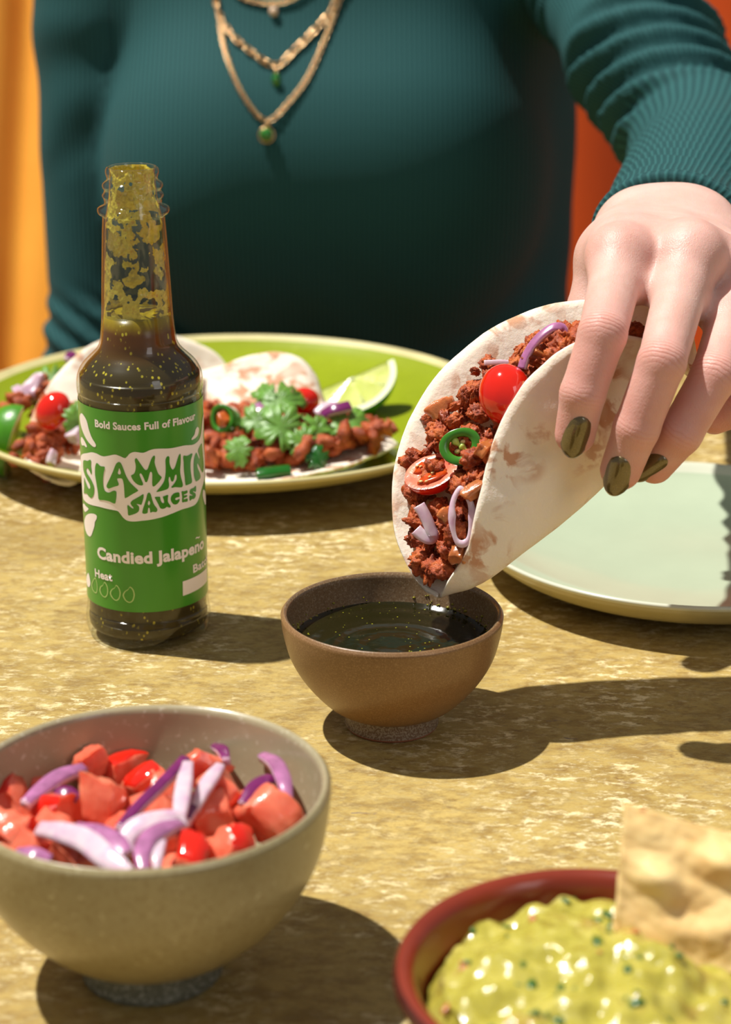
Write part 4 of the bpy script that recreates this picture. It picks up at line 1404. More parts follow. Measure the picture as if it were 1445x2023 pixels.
def hand_sdf(P):
    d = None
    for k in ('index', 'middle', 'ring', 'pinky'):
        j, r = JW[k], JR[k]
        f = smin(caps(P, j[0], j[1], r[0] * .86, r[1] * 1.0), caps(P, j[1], j[2], r[1], r[2]), 0.0015)
        f = smin(f, caps(P, j[2], j[3], r[2], r[3]), 0.0015)
        d = f if d is None else smin(d, f, 0.0012)
    j, r = JW['thumb'], JR['thumb']
    th = smin(caps(P, j[0], j[1], r[0], r[1]), caps(P, j[1], j[2], r[1] * .95, r[2]), 0.004)
    th = smin(th, caps(P, j[2], j[3], r[2], r[3]), 0.0015)
    palm = None
    offs = {'index': -13, 'middle': -4, 'ring': 5, 'pinky': 13}
    for k, o in offs.items():
        base = WR + lat * (o / 1000.0)
        c = caps(P, base, JW[k][0], 0.0125, JR[k][0] * 1.04)
        palm = c if palm is None else smin(palm, c, 0.010)
    for a, b in (('index', 'middle'), ('middle', 'ring'), ('ring', 'pinky')):
        pa = JW[a][0] + fa * 0.010; pb = JW[b][0] + fa * 0.010
        palm = smin(palm, caps(P, pa, pb, 0.0088), 0.008)
    # webs between the fingers
    for a, b, f in (('index', 'middle', .34), ('middle', 'ring', .40), ('ring', 'pinky', .40)):
        pa = JW[a][0] * (1 - f) + JW[a][1] * f + F_ * 0.004; pb = JW[b][0] * (1 - f) + JW[b][1] * f + F_ * 0.004
        palm = smin(palm, caps(P, pa, pb, 0.0050), 0.006)
    # knuckle heads
    for k in ('index', 'middle', 'ring', 'pinky'):
        palm = smin(palm, ellip(P, JW[k][0] + U_ * 0.0012 - F_ * 0.0008, (JR[k][0] * .98,) * 3), 0.005)
    # web between thumb and index
    palm = smin(palm, caps(P, (JW['thumb'][0] + JW['thumb'][1]) / 2, JW['index'][0] + fa * 0.022, 0.0095, 0.010), 0.010)
    palm = smin(palm, th, 0.008)
    d = smin(d, palm, 0.0055)
    # wrist and forearm: two parallel capsules give an oval section
    for s in (-1, 1):
        a = WR + lat * (s * 0.0075); b = WR + fa * 0.075 + lat * (s * 0.0075)
        d = smin(d, caps(P, a, b, 0.0158, 0.0172), 0.010)
    return d


allp = np.vstack([np.array(v) for v in JW.values()] + [WR[None], (WR + fa * 0.09)[None]])
lo, hi = allp.min(0) - 0.024, allp.max(0) + 0.024
V, Q = surface_net(hand_sdf, lo, hi, 0.0010)
V = relax(V, Q, 3)
ks_ = NT('fair_skin')
red = ks_.attr('redness'); cw = ks_.attr('crease_w'); ct = ks_.attr('crease_t')
base = ks_.ramp(ks_.noise(60, 5, 0.6), [(0.3, lin(206, 162, 148)), (0.7, lin(220, 182, 170))])
base = ks_.mix(red, base, lin(206, 126, 114))
sn = ks_.math('SINE', ks_.math('ADD', ks_.math('MULTIPLY', ct, 2.1), ks_.math('MULTIPLY', ks_.noise(160, 3), 5.0)))
cr = ks_.math('MULTIPLY', ks_.math('POWER', ks_.math('ABSOLUTE', sn), 0.35), cw)
base = ks_.mix(ks_.math('MULTIPLY', ks_.math('SUBTRACT', cw, cr), 0.8), base, lin(186, 104, 84))
ks_.set(Base_Color=base, Roughness=0.48, Specular_IOR_Level=0.4, Subsurface_Weight=0.55, Subsurface_Radius=(0.0040, 0.0016, 0.0009), Subsurface_Scale=1.0)
fine = ks_.math('ADD', ks_.math('MULTIPLY', ks_.voro(1300, 'DISTANCE_TO_EDGE', ks_.obj((1, 1, 0.6))), 0.5), ks_.math('MULTIPLY', ks_.noise(500, 3), 0.5))
ks_.bump(ks_.math('ADD', ks_.math('MULTIPLY', cr, 0.9), ks_.math('MULTIPLY', fine, 0.7)), 0.5, 0.0007)
body = mesh_obj('body', V, Q, ks_.m, person)
# attributes: wrinkles over the finger joints, redness on knuckles and tips
cw_ = np.zeros(len(V)); ct_ = np.zeros(len(V)); rd = np.zeros(len(V))
for k in ('index', 'middle', 'ring', 'pinky'):
    j = JW[k]
    for q, sg, wt in ((1, 4.2e-3, 1.0), (2, 2.6e-3, 0.7)):
        ax = j[q + 1] - j[q - 1]; ax /= np.linalg.norm(ax)
        dl = V - j[q]; t = dl @ ax; rad = np.linalg.norm(dl - np.outer(t, ax), axis=1)
        near = np.exp(-(t / sg) ** 2) * (rad < JR[k][q] * 1.5)
        dors = np.clip(((dl - np.outer(t, ax)) @ (-F_ * .8 + U_ * .6)) / (rad + 1e-9), 0, 1)
        w = near * dors * wt
        m_ = w > cw_
        ct_[m_] = t[m_] * 1000; cw_[m_] = w[m_]
        rd = np.maximum(rd, np.exp(-(np.linalg.norm(dl, axis=1) / 0.011) ** 2) * 0.55)
    rd = np.maximum(rd, np.exp(-(np.linalg.norm(V - j[3], axis=1) / 0.013) ** 2) * 0.6)
    rd = np.maximum(rd, np.exp(-(np.linalg.norm(V - j[0], axis=1) / 0.015) ** 2) * 0.38)
    dd = np.minimum.reduce([np.linalg.norm(V - (j[1] * (1 - f) + j[2] * f), axis=1) for f in (0.3, 0.6, 0.9)])
    rd = np.maximum(rd, np.exp(-(dd / 0.013) ** 2) * 0.5)
set_attr(body, 'crease_w', cw_); set_attr(body, 'crease_t', ct_); set_attr(body, 'redness', rd)

# nails
kn = NT('bronze_nail_polish')
kn.set(Base_Color=kn.ramp(kn.noise(5000, 2), [(0.3, lin(84, 72, 36)), (0.6, lin(104, 88, 46)), (0.75, lin(140, 120, 68))]), Roughness=0.28, Metallic=0.4, Coat_Weight=1.0, Coat_Roughness=0.03)


def nail(pbase, ptip, w, finger, tilt=None):
    c = march((pbase[0] + ptip[0]) / 2, (pbase[1] + ptip[1]) / 2, hand_sdf)
    if c is None: c = JW[finger][3]
    n = sdf_normal(hand_sdf, c)
    if tilt is not None: n = n * (1 - tilt[0]) + np.array(tilt[1]) * tilt[0]
    dep = (c - C_) @ F_
    a, b = at(*pbase, dep), at(*ptip, dep)
    ax, s, n = frame_from(n, b - a)
    half = abs((b - a) @ (b - a) / ((b - a) @ ax)) / 2
    nu, nv = 17, 21
    top, V, Fc = [], [], []
    for lay in (0, 1):
        for i in range(nu):
            u = -1 + 2 * i / (nu - 1)
            for k in range(nv):
                v = -1 + 2 * k / (nv - 1)
                # squircle map of the unit square
                x = u * math.sqrt(1 - v * v / 2 * 0.92); y = v * math.sqrt(1 - u * u / 2 * 0.92)
                arch = -0.36 * w * x * x - 0.10 * half * y * y
                edge = min(1, (1 - max(abs(u), abs(v))) / 0.25)
                th = 0.00045 + 0.00065 * (0.35 + 0.65 * edge ** 0.5) if lay == 0 else -0.0007
                V.append(c + s * x * w / 2 + ax * y * half + n * (arch + th))
    m_ = nu * nv
    for i in range(nu - 1):
        for k in range(nv - 1):
            q = (i * nv + k, (i + 1) * nv + k, (i + 1) * nv + k + 1, i * nv + k + 1)
            Fc.append(q); Fc.append(tuple(x + m_ for x in q[::-1]))
    ring = [i * nv for i in range(nu)] + [(nu - 1) * nv + k for k in range(1, nv)] + [i * nv + nv - 1 for i in range(nu - 2, -1, -1)] + [k for k in range(nv - 2, 0, -1)]
    for a_, b_ in zip(ring, ring[1:] + ring[:1]):
        Fc.append((a_, a_ + m_, b_ + m_, b_))
    o = mesh_obj('fingernail', V, Fc, kn.m, person)
    o['label'] = 'glossy dark bronze polished nail'
    return o


nail((1148, 824), (1130, 905), 0.0094, 'index')
nail((1232, 906), (1207, 978), 0.0096, 'middle')
nail((1306, 902), (1258, 954), 0.0080, 'ring', (0.45, (-0.1, -0.75, -0.5)))


# ---- the top: torso and sleeves
SH_R = at(1135, -110, 1.26)
UA = (EL - SH_R) / np.linalg.norm(EL - SH_R)
SH_L = np.array((-0.166, 1.352, 0.262)); EL_L = at(232, 700, 1.345); WR_L = at(520, 800, 1.25) - np.array((0, -0.03, 0.10))
TX = -0.014


def sleeve_fold(P, a, b, amp, lam, tw, t0, t1):
    a = np.asarray(a); b = np.asarray(b); d = b - a; L = np.linalg.norm(d); d = d / L
    X, Y, Z = P[0] - a[0], P[1] - a[1], P[2] - a[2]
    t = X * d[0] + Y * d[1] + Z * d[2]
    w = np.clip((t - t0) / 0.02, 0, 1) * np.clip((t1 - t) / 0.02, 0, 1)
    return amp * w * np.sin((t + tw[0] * X + tw[1] * Y + tw[2] * Z) * 2 * np.pi / lam + 2.0 * np.sin(X * 35 + Z * 25))


def torso_sdf(P):
    d = ellip(P, (TX, 1.372, 0.083), (0.156, 0.100, 0.24))
    d = smin(d, ellip(P, (TX + .004, 1.380, -0.124), (0.156, 0.098, 0.23)), 0.05)
    d = smin(d, ellip(P, (TX, 1.385, -0.27), (0.165, 0.108, 0.11)), 0.05)
    d = smin(d, ellip(P, (TX - .012, 1.284, 0.078), (0.114, 0.094, 0.098)), 0.06)
    for s in (-1, 1):
        d = smin(d, ellip(P, (TX - .014 + s * 0.060, 1.264, 0.074), (0.062, 0.067, 0.082)), 0.07)
    d = smin(d, ellip(P, (TX, 1.318, 0.208), (0.136, 0.068, 0.076)), 0.06)
    d = smin(d, caps(P, (TX - 0.153, 1.350, 0.262), (TX + 0.150, 1.345, 0.262), 0.050), 0.06)
    d = smin(d, caps(P, (TX - .032, 1.350, 0.26), (TX - .032, 1.338, 0.36), 0.060, 0.052), 0.03)
    return d


def top_sdf(P):
    d = torso_sdf(P)
    for a_, b_, am, wd in ((at(925, -60, 1.243), at(872, 215, 1.215), 0.007, 0.010), (at(985, -60, 1.254), at(965, 260, 1.232), 0.006, 0.010)):
        d = d + am * np.exp(-(np.maximum(caps(P, a_, b_, 0.0), 0) / wd) ** 2)
    d = d + 0.0016 * np.sin(P[2] * 70 + P[0] * 30 + 2 * np.sin(P[0] * 40)) * np.clip((0.05 - P[2]) / 0.08, 0, 1)
    # raised sleeve
    ua = smin(caps(P, SH_R, SH_R + (EL - SH_R) * 0.55, 0.043, 0.038), caps(P, SH_R + (EL - SH_R) * 0.55, EL, 0.038, 0.034), 0.02)
    ua = ua - sleeve_fold(P, SH_R, EL, 0.0035, 0.026, (0.5, 0.0, -0.4), 0.02, 0.11) - sleeve_fold(P, SH_R, EL, 0.0045, 0.024, (-0.5, 0.2, -0.7), 0.17, 0.30)
    fr = None
    for s in (-1, 1):
        a = WR + fa * 0.004 + lat * (s * 0.0080); b = EL + lat * (s * 0.004)
        c = caps(P, a, b, 0.0182, 0.034)
        fr = c if fr is None else smin(fr, c, 0.012)
    fr = fr - sleeve_fold(P, WR, EL, 0.0016, 0.020, (0.35, 0.0, 0.25), 0.035, 0.20)
    t = (P[0] - WR[0]) * fa[0] + (P[1] - WR[1]) * fa[1] + (P[2] - WR[2]) * fa[2]
    fr = np.maximum(fr, 0.014 - t)
    arm = smin(ua, fr, 0.014)
    d = smin(d, arm, 0.018)
    # lowered sleeve on the other side
    la = smin(caps(P, SH_L, EL_L, 0.051, 0.043), caps(P, EL_L, WR_L, 0.043, 0.034), 0.02)
    la = la - sleeve_fold(P, SH_L, EL_L, 0.0012, 0.050, (0.6, 0, 0.3), 0.06, 0.20) - sleeve_fold(P, EL_L, SH_L, 0.0022, 0.026, (0.7, 0.1, 0.2), -0.05, 0.05)
    d = smin(d, la, 0.012)
    d = np.maximum(d, P[2] - 0.36)
    return np.maximum(d, -0.335 - P[2])


V, Q = surface_net(top_sdf, np.array((-0.29, 0.68, -0.35)), np.array((0.32, 1.50, 0.385)), 0.0034)
V = relax(V, Q, 2)
kx = NT('ribbed_teal_knit')
rb = kx.attr('rib')
w1 = kx.math('SINE', kx.math('MULTIPLY', rb, 2 * math.pi / 0.0030))
colr = kx.mix(kx.ramp(w1, [(0.0, 0), (1.0, 1)]), lin(31, 69, 71), lin(45, 92, 92))
kx.set(Base_Color=colr, Roughness=0.8, Specular_IOR_Level=0.15, Sheen_Weight=0.03, Sheen_Roughness=0.5, Sheen_Tint=lin(150, 210, 205))
kx.bump(kx.math('ADD', kx.math('MULTIPLY', w1, 0.5), kx.math('MULTIPLY', kx.noise(1500, 3), 0.4)), 0.35, 0.0010)
top = mesh_obj('knit_top', V, Q, kx.m, person)
top['label'] = 'ribbed teal long-sleeved top'
WL['knit_top'] = WL[person.name]
# rib coordinate: around the limb for sleeves, across for the torso
rib = V[:, 0].copy()


def limb(a, b, r, mask_d):
    a = np.asarray(a); b = np.asarray(b); d = (b - a) / np.linalg.norm(b - a)
    u = np.cross(d, [0, 0, 1.0]); u /= np.linalg.norm(u); v = np.cross(d, u)
    q = V - a; t = np.clip(q @ d, 0, np.linalg.norm(b - a))
    dist = np.linalg.norm(q - np.outer(t, d), axis=1)
    ang = np.arctan2(q @ v, q @ u)
    return dist, ang * r


tors = torso_sdf([V[:, 0].astype(np.float32), V[:, 1].astype(np.float32), V[:, 2].astype(np.float32)])
for a, b, r in ((SH_R, EL, .042), (EL, WR, .028), (SH_L, EL_L, .042), (EL_L, WR_L, .036)):
    dist, c_ = limb(a, b, r, None)
    m_ = (dist < 0.060) & (tors > 0.006) & (dist < 0.9)
    better = m_
    rib[better] = c_[better]
# forearm last nearer the wrist wins
set_attr(top, 'rib', rib)

# stitched cuff band
n_ = 72
cV, ringn = [], 0
prof = [(0.0000, -0.0004), (0.0004, 0.0010), (0.0012, 0.0016), (0.0045, 0.0018), (0.0058, 0.0011), (0.0066, 0.0018), (0.0100, 0.0019), (0.0115, 0.0006), (0.0115, -0.003), (0.0, -0.003)]
perp = np.cross(fa, lat)
for j in range(n_):
    a = 2 * math.pi * j / n_
    for t, e in prof:
        rx, ry = 0.0276 + e, 0.0200 + e
        cV.append(WR + fa * (0.0085 + t) + lat * rx * math.cos(a) + perp * ry * math.sin(a))
m_ = len(prof)
cF = [(j * m_ + i, ((j + 1) % n_) * m_ + i, ((j + 1) % n_) * m_ + (i + 1) % m_, j * m_ + (i + 1) % m_) for j in range(n_) for i in range(m_)]
cuff = mesh_obj('cuff', cV, cF, kx.m, top)
cuff['label'] = 'stitched hem of the sleeve'
set_attr(cuff, 'rib', [2 * math.pi * (k // m_) / n_ * 0.026 for k in range(len(cV))])

# ------------------------------------------------------------------ necklaces
M_GOLD = simple('pale_gold', lin(214, 176, 128), 0.22, metal=1.0)
kgem = NT('green_gem')
kgem.set(Base_Color=lin(30, 170, 20), Roughness=0.05, Transmission_Weight=0.6, IOR=1.6, Coat_Weight=1.0)


def chain_path(pxs, lift=0.0016):
    out = []
    for x, y in smooth_profile(pxs, 10):
        p = march(x, y, top_sdf, 0.9, 1.7)
        if p is None: continue
        n = sdf_normal(top_sdf, p)
        out.append((p + n * lift, n))
    return out


def resample(path, step):
    P = np.array([p for p, n in path]); N = np.array([n for p, n in path])
    L = np.r_[0, np.cumsum(np.linalg.norm(np.diff(P, axis=0), axis=1))]
    q = np.arange(0, L[-1], step)
    f = lambda Z: np.stack([np.interp(q, L, Z[:, c]) for c in range(3)], 1)
    return f(P), f(N)


def links(path, step, length, width, wire, seg=10):
    P, N = resample(path, step)
    T = np.gradient(P, axis=0); T /= np.linalg.norm(T, axis=1)[:, None]
    parts = []
    for i in range(len(P)):
        n = N[i] / np.linalg.norm(N[i]); s = np.cross(n, T[i])
        side = s if i % 2 == 0 else (s * .5 + n * .85)
        ring = []
        for k in range(seg):
            a = 2 * math.pi * k / seg
            ring.append(P[i] + T[i] * length / 2 * math.cos(a) + side * width / 2 * math.sin(a))
        parts.append(tube(ring, wire, 5, closed=True))
    return join(parts)


def ball(c, r, sub=3):
    bm = bmesh.new(); bmesh.ops.create_icosphere(bm, subdivisions=sub, radius=1)
    v = np.array([x.co[:] for x in bm.verts]); f = [[x.index for x in g.verts] for g in bm.faces]; bm.free()
    return np.asarray(c) + v * np.asarray(r), f


def necklace(pxs, step, length, width, wire, label):
    path = chain_path(pxs)
    root = empty('necklace', path[len(path) // 2][0], label, 'necklace', 'layered gold necklaces')
    V, Fc = links(path, step, length, width, wire)
    mesh_obj('chain', V, Fc, M_GOLD, root)['kind'] = 'stuff'
    return root


nk = necklace([(440, -360), (418, -200), (425, -60), (432, 20), (447, 105), (478, 185), (527, 240), (575, 200), (612, 150), (645, 75), (672, 0), (690, -60), (705, -200), (668, -360)], 0.0026, 0.0034, 0.0026, 0.0005,
              'longest fine gold necklace with a round clear gem pendant')
p = march(527, 268, top_sdf, 0.9, 1.7)
V, Fc = ball(p - F_ * 0.002, 0.0040); mesh_obj('gem', V, Fc, kgem.m, nk)['label'] = 'round pale green gem'
ringp = [p - F_ * 0.002 + (R_ * math.cos(a) + U_ * math.sin(a)) * 0.0043 for a in np.linspace(0, 2 * math.pi, 25)[:-1]]
V, Fc = tube(ringp, 0.0008, 6, True); mesh_obj('setting', V, Fc, M_GOLD, nk)
V, Fc = ball(march(530, 247, top_sdf, .9, 1.7) - F_ * .002, (0.0015, .0012, .0024), 2); mesh_obj('bail', V, Fc, M_GOLD, nk)
nk = necklace([(438, -360), (416, -200), (424, -60), (430, 10), (450, 60), (490, 100), (545, 132), (585, 100), (625, 60), (655, 25), (668, -10), (684, -60), (702, -200), (668, -360)], 0.0052, 0.0072, 0.0036, 0.0008,
              'middle gold necklace of long links with a bright green drop')
p = march(546, 160, top_sdf, 0.9, 1.7)
V, Fc = ball(p - F_ * 0.002, (0.0026, .0024, .0042)); mesh_obj('gem', V, Fc, kgem.m, nk)['label'] = 'bright green drop gem'
V, Fc = ball(march(546, 142, top_sdf, .9, 1.7) - F_ * .002, (0.0016, .0014, .0026), 2); mesh_obj('bail', V, Fc, M_GOLD, nk)
nk = necklace([(442, -360), (424, -200), (440, -60), (470, -10), (500, 4), (540, 10), (575, 2), (600, -15), (635, -60), (685, -200), (664, -360)], 0.0024, 0.0032, 0.0024, 0.0005,
              'shortest gold necklace with a small pearl at the top')
V, Fc = ball(march(541, 25, top_sdf, .9, 1.7) - F_ * .002, 0.0028); mesh_obj('pearl', V, Fc, simple('pearl', lin(222, 190, 160), .25, coat=.5), nk)

# ------------------------------------------------------------------ salsa: diced tomato and red onion
def diced(name, c, size, seed, label, group=None, rot=None):
    """a tomato dice: one curved glossy skin side, wet flesh on the others"""
    rg = random.Random(seed)
    bm = bmesh.new(); bmesh.ops.create_cube(bm, size=1)
    bmesh.ops.subdivide_edges(bm, edges=bm.edges[:], cuts=5, use_grid_fill=True)
    Rm = rand_rot(rg) if rot is None else rot
    k = [rg.uniform(0.6, 1.05) for _ in range(4)]
    sh = rg.uniform(-.35, .35); sh2 = rg.uniform(-.3, .3)
    off = Vector((seed * 2.7, seed, 3))
    for v in bm.verts:
        x, y, z = v.co
        m = max(abs(x), abs(y), abs(z))
        s = (0.5 / max(math.sqrt(x * x + y * y + z * z), 1e-6)) * 1.25
        q = 0.30
        x, y, z = x * (1 - q + q * s * m * 2 * .8), y * (1 - q + q * s * m * 2 * .8), z * (1 - q + q * s * m * 2 * .8)
        tx = k[0] + (k[1] - k[0]) * (z + .5); ty = k[2] + (k[3] - k[2]) * (x + .5)
        x2, y2, z2 = x * tx + sh * z, y * ty + sh2 * x, z
        if z > 0.3: z2 += 0.10 * (1 - (x * x + y * y) * 3)
        nn = 0.10 * noise.noise(v.co * 3 + off) + 0.03 * noise.noise(v.co * 9 + off)
        v.co = Vector((x2 + nn, y2 - nn, z2 + nn * .5))
    bm.normal_update()
    V, Fc, fm = [], [], []
    for v in bm.verts: V.append(np.asarray(c) + (np.array(v.co[:]) * size) @ Rm.T)
    for f in bm.faces:
        Fc.append([v.index for v in f.verts])
        fm.append(0 if f.normal.z > 0.75 and f.calc_center_median().z > 0.3 else 1)
    bm.free()
    o = mesh_obj(name, V, Fc, [M_TOM_SKIN, M_TOM_FLESH], fmat=fm)
    auto_smooth(o, 70)
    return tag(o, label, 'tomato', group)


def SBp(px, py, z): return on_z(px, py, z)


rngs = random.Random(8)
# hidden bed of dice under the visible ones
for i in range(16):
    a = rngs.uniform(0, 6.283); r = 0.027 * math.sqrt(rngs.random())
    diced('tomato_dice', SB + [r * math.cos(a), r * math.sin(a), 0.026 + rngs.uniform(0, .006)], np.array((.015, .013, .011)), 100 + i,
          'tomato dice buried under the top layer in the salsa bowl', 'tomato dice under the top layer of the salsa')
vis = [
    (20, 1585, .040, .0150, 'tomato dice against the left edge of the photo in the salsa bowl'),
    (25, 1648, .042, .0140, 'pale cut tomato dice below the leftmost one in the salsa bowl'),
    (62, 1555, .038, .0130, 'orange red tomato dice at the back left of the salsa'),
    (112, 1600, .041, .0135, 'pointed red tomato dice with skin left of the pale orange strip'),
    (205, 1590, .044, .0175, 'big pale orange tomato dice in the middle left of the salsa'),
    (178, 1515, .043, .0110, 'pale orange tomato strip sticking up at the back of the salsa'),
    (247, 1525, .039, .0130, 'bright red tomato dice standing at the back of the salsa'),
    (285, 1555, .039, .0120, 'small orange tomato dice behind the long purple onion slice'),
    (330, 1570, .040, .0140, 'red tomato dice under the crossing onion slices'),
    (400, 1520, .044, .0150, 'tall tomato dice with red skin at the back right of the salsa'),
    (440, 1570, .043, .0150, 'large tomato dice with red skin right of the crossing onions'),
    (425, 1612, .040, .0145, 'tomato dice leaning below the tall ones'),
    (490, 1600, .038, .0130, 'dark red tomato dice in shade near the right of the salsa'),
    (532, 1608, .042, .0160, 'wedge shaped tomato dice at the right edge of the salsa'),
    (380, 1690, .044, .0165, 'pink cut tomato dice at the front of the salsa'),
    (452, 1672, .042, .0130, 'flat tomato dice front right of the salsa'),
    (235, 1650, .040, .0120, 'small tomato dice between the two curled onion slices'),
    (330, 1660, .039, .0120, 'small tomato dice inside the front onion curl'),
    (60, 1680, .041, .0140, 'red tomato dice at the front left of the salsa'),
    (140, 1690, .042, .0150, 'deep red tomato dice under the broad onion slice'),
    (190, 1712, .042, .0120, 'red tomato dice by the front rim of the salsa bowl'),
    (575, 1625, .038, .0100, 'tiny pale tomato piece at the right wall of the salsa bowl'),
    (300, 1610, .041, .0120, 'orange tomato dice in the centre of the salsa'),
    (95, 1650, .040, .0120, 'red tomato dice behind the broad onion slice'),
]
for i, (px, py, z, s, lb) in enumerate(vis):
    rg = random.Random(300 + i)
    sz = np.array((s, s * rg.uniform(.7, .95), s * rg.uniform(.65, .85)))
    diced('tomato_dice', SBp(px, py, z), sz, 200 + i, lb)


def so(pts, width, thick, label, outer, up=(0, -.5, .85), taper=True):
    P = [on_z(x, y, z) for x, y, z in pts]
    onion_strip('onion_slice', P, np.array(up, float), width, thick, label, outer, taper)


so([(238, 1640, .048), (270, 1600, .050), (310, 1560, .051), (345, 1525, .052), (366, 1502, .052)], .0032, .0022, 'long straight dark purple onion slice crossing the salsa', M_ON_DEEP, taper=False)
so([(355, 1625, .049), (358, 1590, .051), (365, 1545, .053), (372, 1510, .053)], .0048, .0018, 'straight white onion slice crossing the dark purple one', M_ON_IN)
so([(50, 1590, .045), (85, 1560, .046), (120, 1535, .047), (165, 1520, .046)], .0050, .0022, 'lilac onion slice at the back left of the salsa', M_ON_OUT)
so([(80, 1640, .047), (120, 1645, .050), (170, 1662, .051), (205, 1690, .051), (235, 1712, .050), (255, 1728, .049)], .0066, .0022, 'broad pale lilac onion slice at the front left of the salsa', M_ON_IN, up=(-.2, -.6, .8))
so([(150, 1640, .049), (195, 1650, .050), (230, 1668, .050), (250, 1690, .049)], .0060, .0022, 'purple onion slice layered behind the broad pale one', M_ON_OUT)
so([(255, 1690, .047), (250, 1665, .049), (265, 1640, .051), (300, 1625, .052), (345, 1620, .051), (360, 1640, .049)], .0060, .0020, 'curled pale onion slice at the front of the salsa', M_ON_IN)
so([(285, 1722, .049), (282, 1690, .051), (295, 1660, .052), (325, 1640, .052), (355, 1632, .050)], .0052, .0024, 'curved purple edged onion slice at the front rim of the salsa', M_ON_OUT)
so([(310, 1720, .049), (312, 1690, .051), (322, 1665, .051)], .0030, .0018, 'short white onion slice inside the curved one', M_ON_IN)
so([(520, 1495, .046), (545, 1510, .049), (562, 1545, .049), (570, 1585, .046)], .0046, .0020, 'curved pale onion slice standing at the right of the salsa', M_ON_OUT)
so([(480, 1590, .045), (500, 1560, .047), (525, 1545, .047), (545, 1545, .046)], .0042, .0020, 'purple onion slice in shade at the right of the salsa', M_ON_DEEP)
so([(385, 1600, .047), (400, 1565, .049), (420, 1535, .050), (435, 1515, .050)], .0044, .0018, 'pale onion slice between the two tall tomato dice', M_ON_IN)
so([(425, 1478, .045), (440, 1485, .047), (448, 1505, .047)], .0036, .0022, 'dark purple onion tip behind the tall tomato dice', M_ON_DEEP)
so([(35, 1688, .046), (65, 1692, .047), (100, 1702, .046)], .0050, .0020, 'small lilac onion slice at the front left rim of the salsa', M_ON_OUT)
so([(105, 1575, .044), (130, 1570, .045), (155, 1580, .044)], .0048, .0020, 'purple onion slice lying flat behind the pale orange dice', M_ON_DEEP)
so([(365, 1625, .047), (380, 1590, .047), (400, 1575, .046)], .0050, .0022, 'short purple onion slice right of the white one', M_ON_DEEP)

# ------------------------------------------------------------------ guacamole and chip
kgu = NT('guacamole')
gc = kgu.ramp(kgu.noise(110, 5, 0.6, 0.4), [(0.28, lin(152, 142, 50)), (0.5, lin(172, 162, 66)), (0.72, lin(190, 178, 88))])
gc = kgu.mix(kgu.ramp(kgu.noise(75, 3), [(0.62, 0), (0.72, 0.5)]), gc, lin(158, 120, 62))
kgu.set(Base_Color=gc, Roughness=kgu.ramp(kgu.noise(250, 3), [(0.4, 0.12), (0.65, 0.4)]), Subsurface_Weight=0.3, Subsurface_Radius=(0.004, 0.004, 0.001), Subsurface_Scale=1.0, Coat_Weight=0.4, Coat_Roughness=0.06)
kgu.bump(kgu.noise(420, 4, 0.6), 0.28, 0.0010)
nr, na = 120, 300
V = []; Fc = []


def guac_h(x, y):
    r = math.hypot(x, y) / 0.0405
    q = Vector((x, y, 0.3))
    h = 0.0385 + 0.0075 * max(0, 1 - r * r) ** 0.7
    h += 0.0036 * noise.noise(q * 80) + 0.0026 * noise.noise(q * 170) + 0.0004 * noise.noise(q * 400)
    h += 0.0032 * max(0, noise.noise(q * 60 + Vector((4, 2, 0))))
    if x > 0.016: h -= 0.004 * min(1, (x - 0.016) / 0.008) * (1 if -0.03 < y < 0.02 else 0.4)
    if r > 0.9: h -= (r - 0.9) * 0.05
    return h


for i in range(nr):
    r = 0.0402 * (i + 0.01) / (nr - 1)
    for j in range(na):
        a = 2 * math.pi * j / na
        x, y = r * math.cos(a), r * math.sin(a)
        z = guac_h(x, y)
        w = 0.96 + 0.035 * noise.noise((2.2 * math.cos(a), 2.2 * math.sin(a), 7)) if i > nr - 14 else 1
        V.append((GB[0] + x * w, GB[1] + y * w, z))
for i in range(nr - 1):
    for j in range(na):
        j2 = (j + 1) % na
        Fc.append((i * na + j, (i + 1) * na + j, (i + 1) * na + j2, i * na + j2))
guac = tag(mesh_obj('guacamole', V, Fc, kgu.m, loc=(GB[0], GB[1], 0.035)), 'chunky yellow green guacamole in the terracotta bowl', 'guacamole', kind='stuff')
rg = random.Random(12)
parts, parts2 = [], []
for i in range(64):
    a = rg.uniform(0, 6.283); r = 0.038 * math.sqrt(rg.random()); x, y = r * math.cos(a), r * math.sin(a)
    v, f = rg.choice(LUMP2)
    s = rg.uniform(.0006, .0022)
    z = guac_h(x, y) - s * 0.15
    (parts if i % 6 else parts2).append((v @ rand_rot(rg).T * s * np.array([1, 1, .6]) + [GB[0] + x, GB[1] + y, z], f))
V, Fc = join(parts)
tag(mesh_obj('herb_flecks', V, Fc, simple('dark_herb', lin(58, 92, 30), .3, .3, 200), guac), 'dark green herb flecks', kind='stuff')
V, Fc = join(parts2)
tag(mesh_obj('tomato_flecks', V, Fc, simple('tomato_bits', lin(182, 116, 66), .25, .2, 200), guac), 'small red tomato bits', kind='stuff')

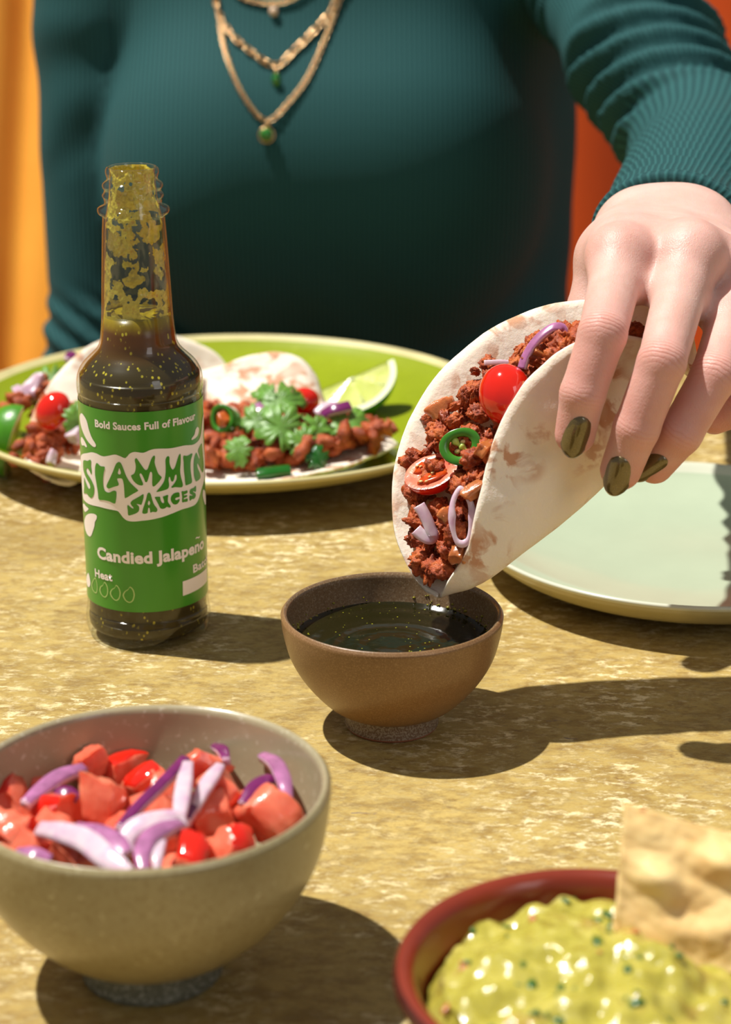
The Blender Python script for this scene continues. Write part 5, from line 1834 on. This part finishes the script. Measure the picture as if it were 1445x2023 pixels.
kc = NT('corn_chip')
cc = kc.ramp(kc.noise(70, 5, 0.6, 0.5), [(0.3, lin(216, 174, 106)), (0.55, lin(230, 198, 134)), (0.8, lin(236, 212, 156))])
cc = kc.mix(kc.ramp(kc.noise(260, 4), [(0.60, 0), (0.75, 0.35)]), cc, lin(204, 148, 82))
cc = kc.mix(kc.ramp(kc.voro(85), [(0.05, 0.9), (0.09, 0)]), cc, lin(186, 90, 40))
kc.set(Base_Color=cc, Roughness=0.62, Subsurface_Weight=0.2, Subsurface_Radius=(0.003, 0.002, 0.001), Subsurface_Scale=1.0)
kc.bump(kc.noise(330, 5, 0.6), 0.3, 0.0010)
TL, TR, BR, BL = at(1233, 1588, .472), at(1590, 1690, .470), at(1575, 1880, .462), at(1212, 1838, .468)
cn = np.cross(TR - TL, BL - TL); cn /= np.linalg.norm(cn)
if cn @ F_ > 0: cn = -cn
V = []; nu, nv = 70, 60
bub = [(0.22, 0.48, .12, .0046), (0.58, 0.26, .15, .0040), (0.85, 0.6, .13, .0040), (0.36, 0.80, .10, .0016), (0.12, 0.15, .10, .0012), (0.62, .75, .14, .0022)]
for i in range(nu):
    u = i / (nu - 1)
    for j in range(nv):
        v = j / (nv - 1)
        p = TL * (1 - u) * (1 - v) + TR * u * (1 - v) + BR * u * v + BL * (1 - u) * v
        p = p + (BL - TL) * 0.26 * math.sin(math.pi * min(1, u * 1.0)) ** 0.9 * v * v           # bulging lower edge
        h = sum(a * math.exp(-(((u - x) / r) ** 2 + ((v - y) / r) ** 2)) for x, y, r, a in bub)
        h += 0.0010 * noise.noise((u * 6, v * 6, 1)) + 0.0003 * noise.noise((u * 16, v * 16, 4)) + 0.004 * (u - .5) ** 2 - .003 * (v - .5) ** 2
        p = p + cn * h + (TR - TL) * 0.012 * noise.noise((v * 5, 3, 1)) * (1 - u) + (BL - TL) * 0.02 * noise.noise((u * 7, 8, 1)) * (1 - v)
        V.append(p)
chip = mesh_obj('tortilla_chip', V, grid_faces(nu, nv), kc.m)
add_mod_solidify(chip, 0.0016)
tag(chip, 'golden blistered corn tortilla chip standing in the guacamole', 'chip')
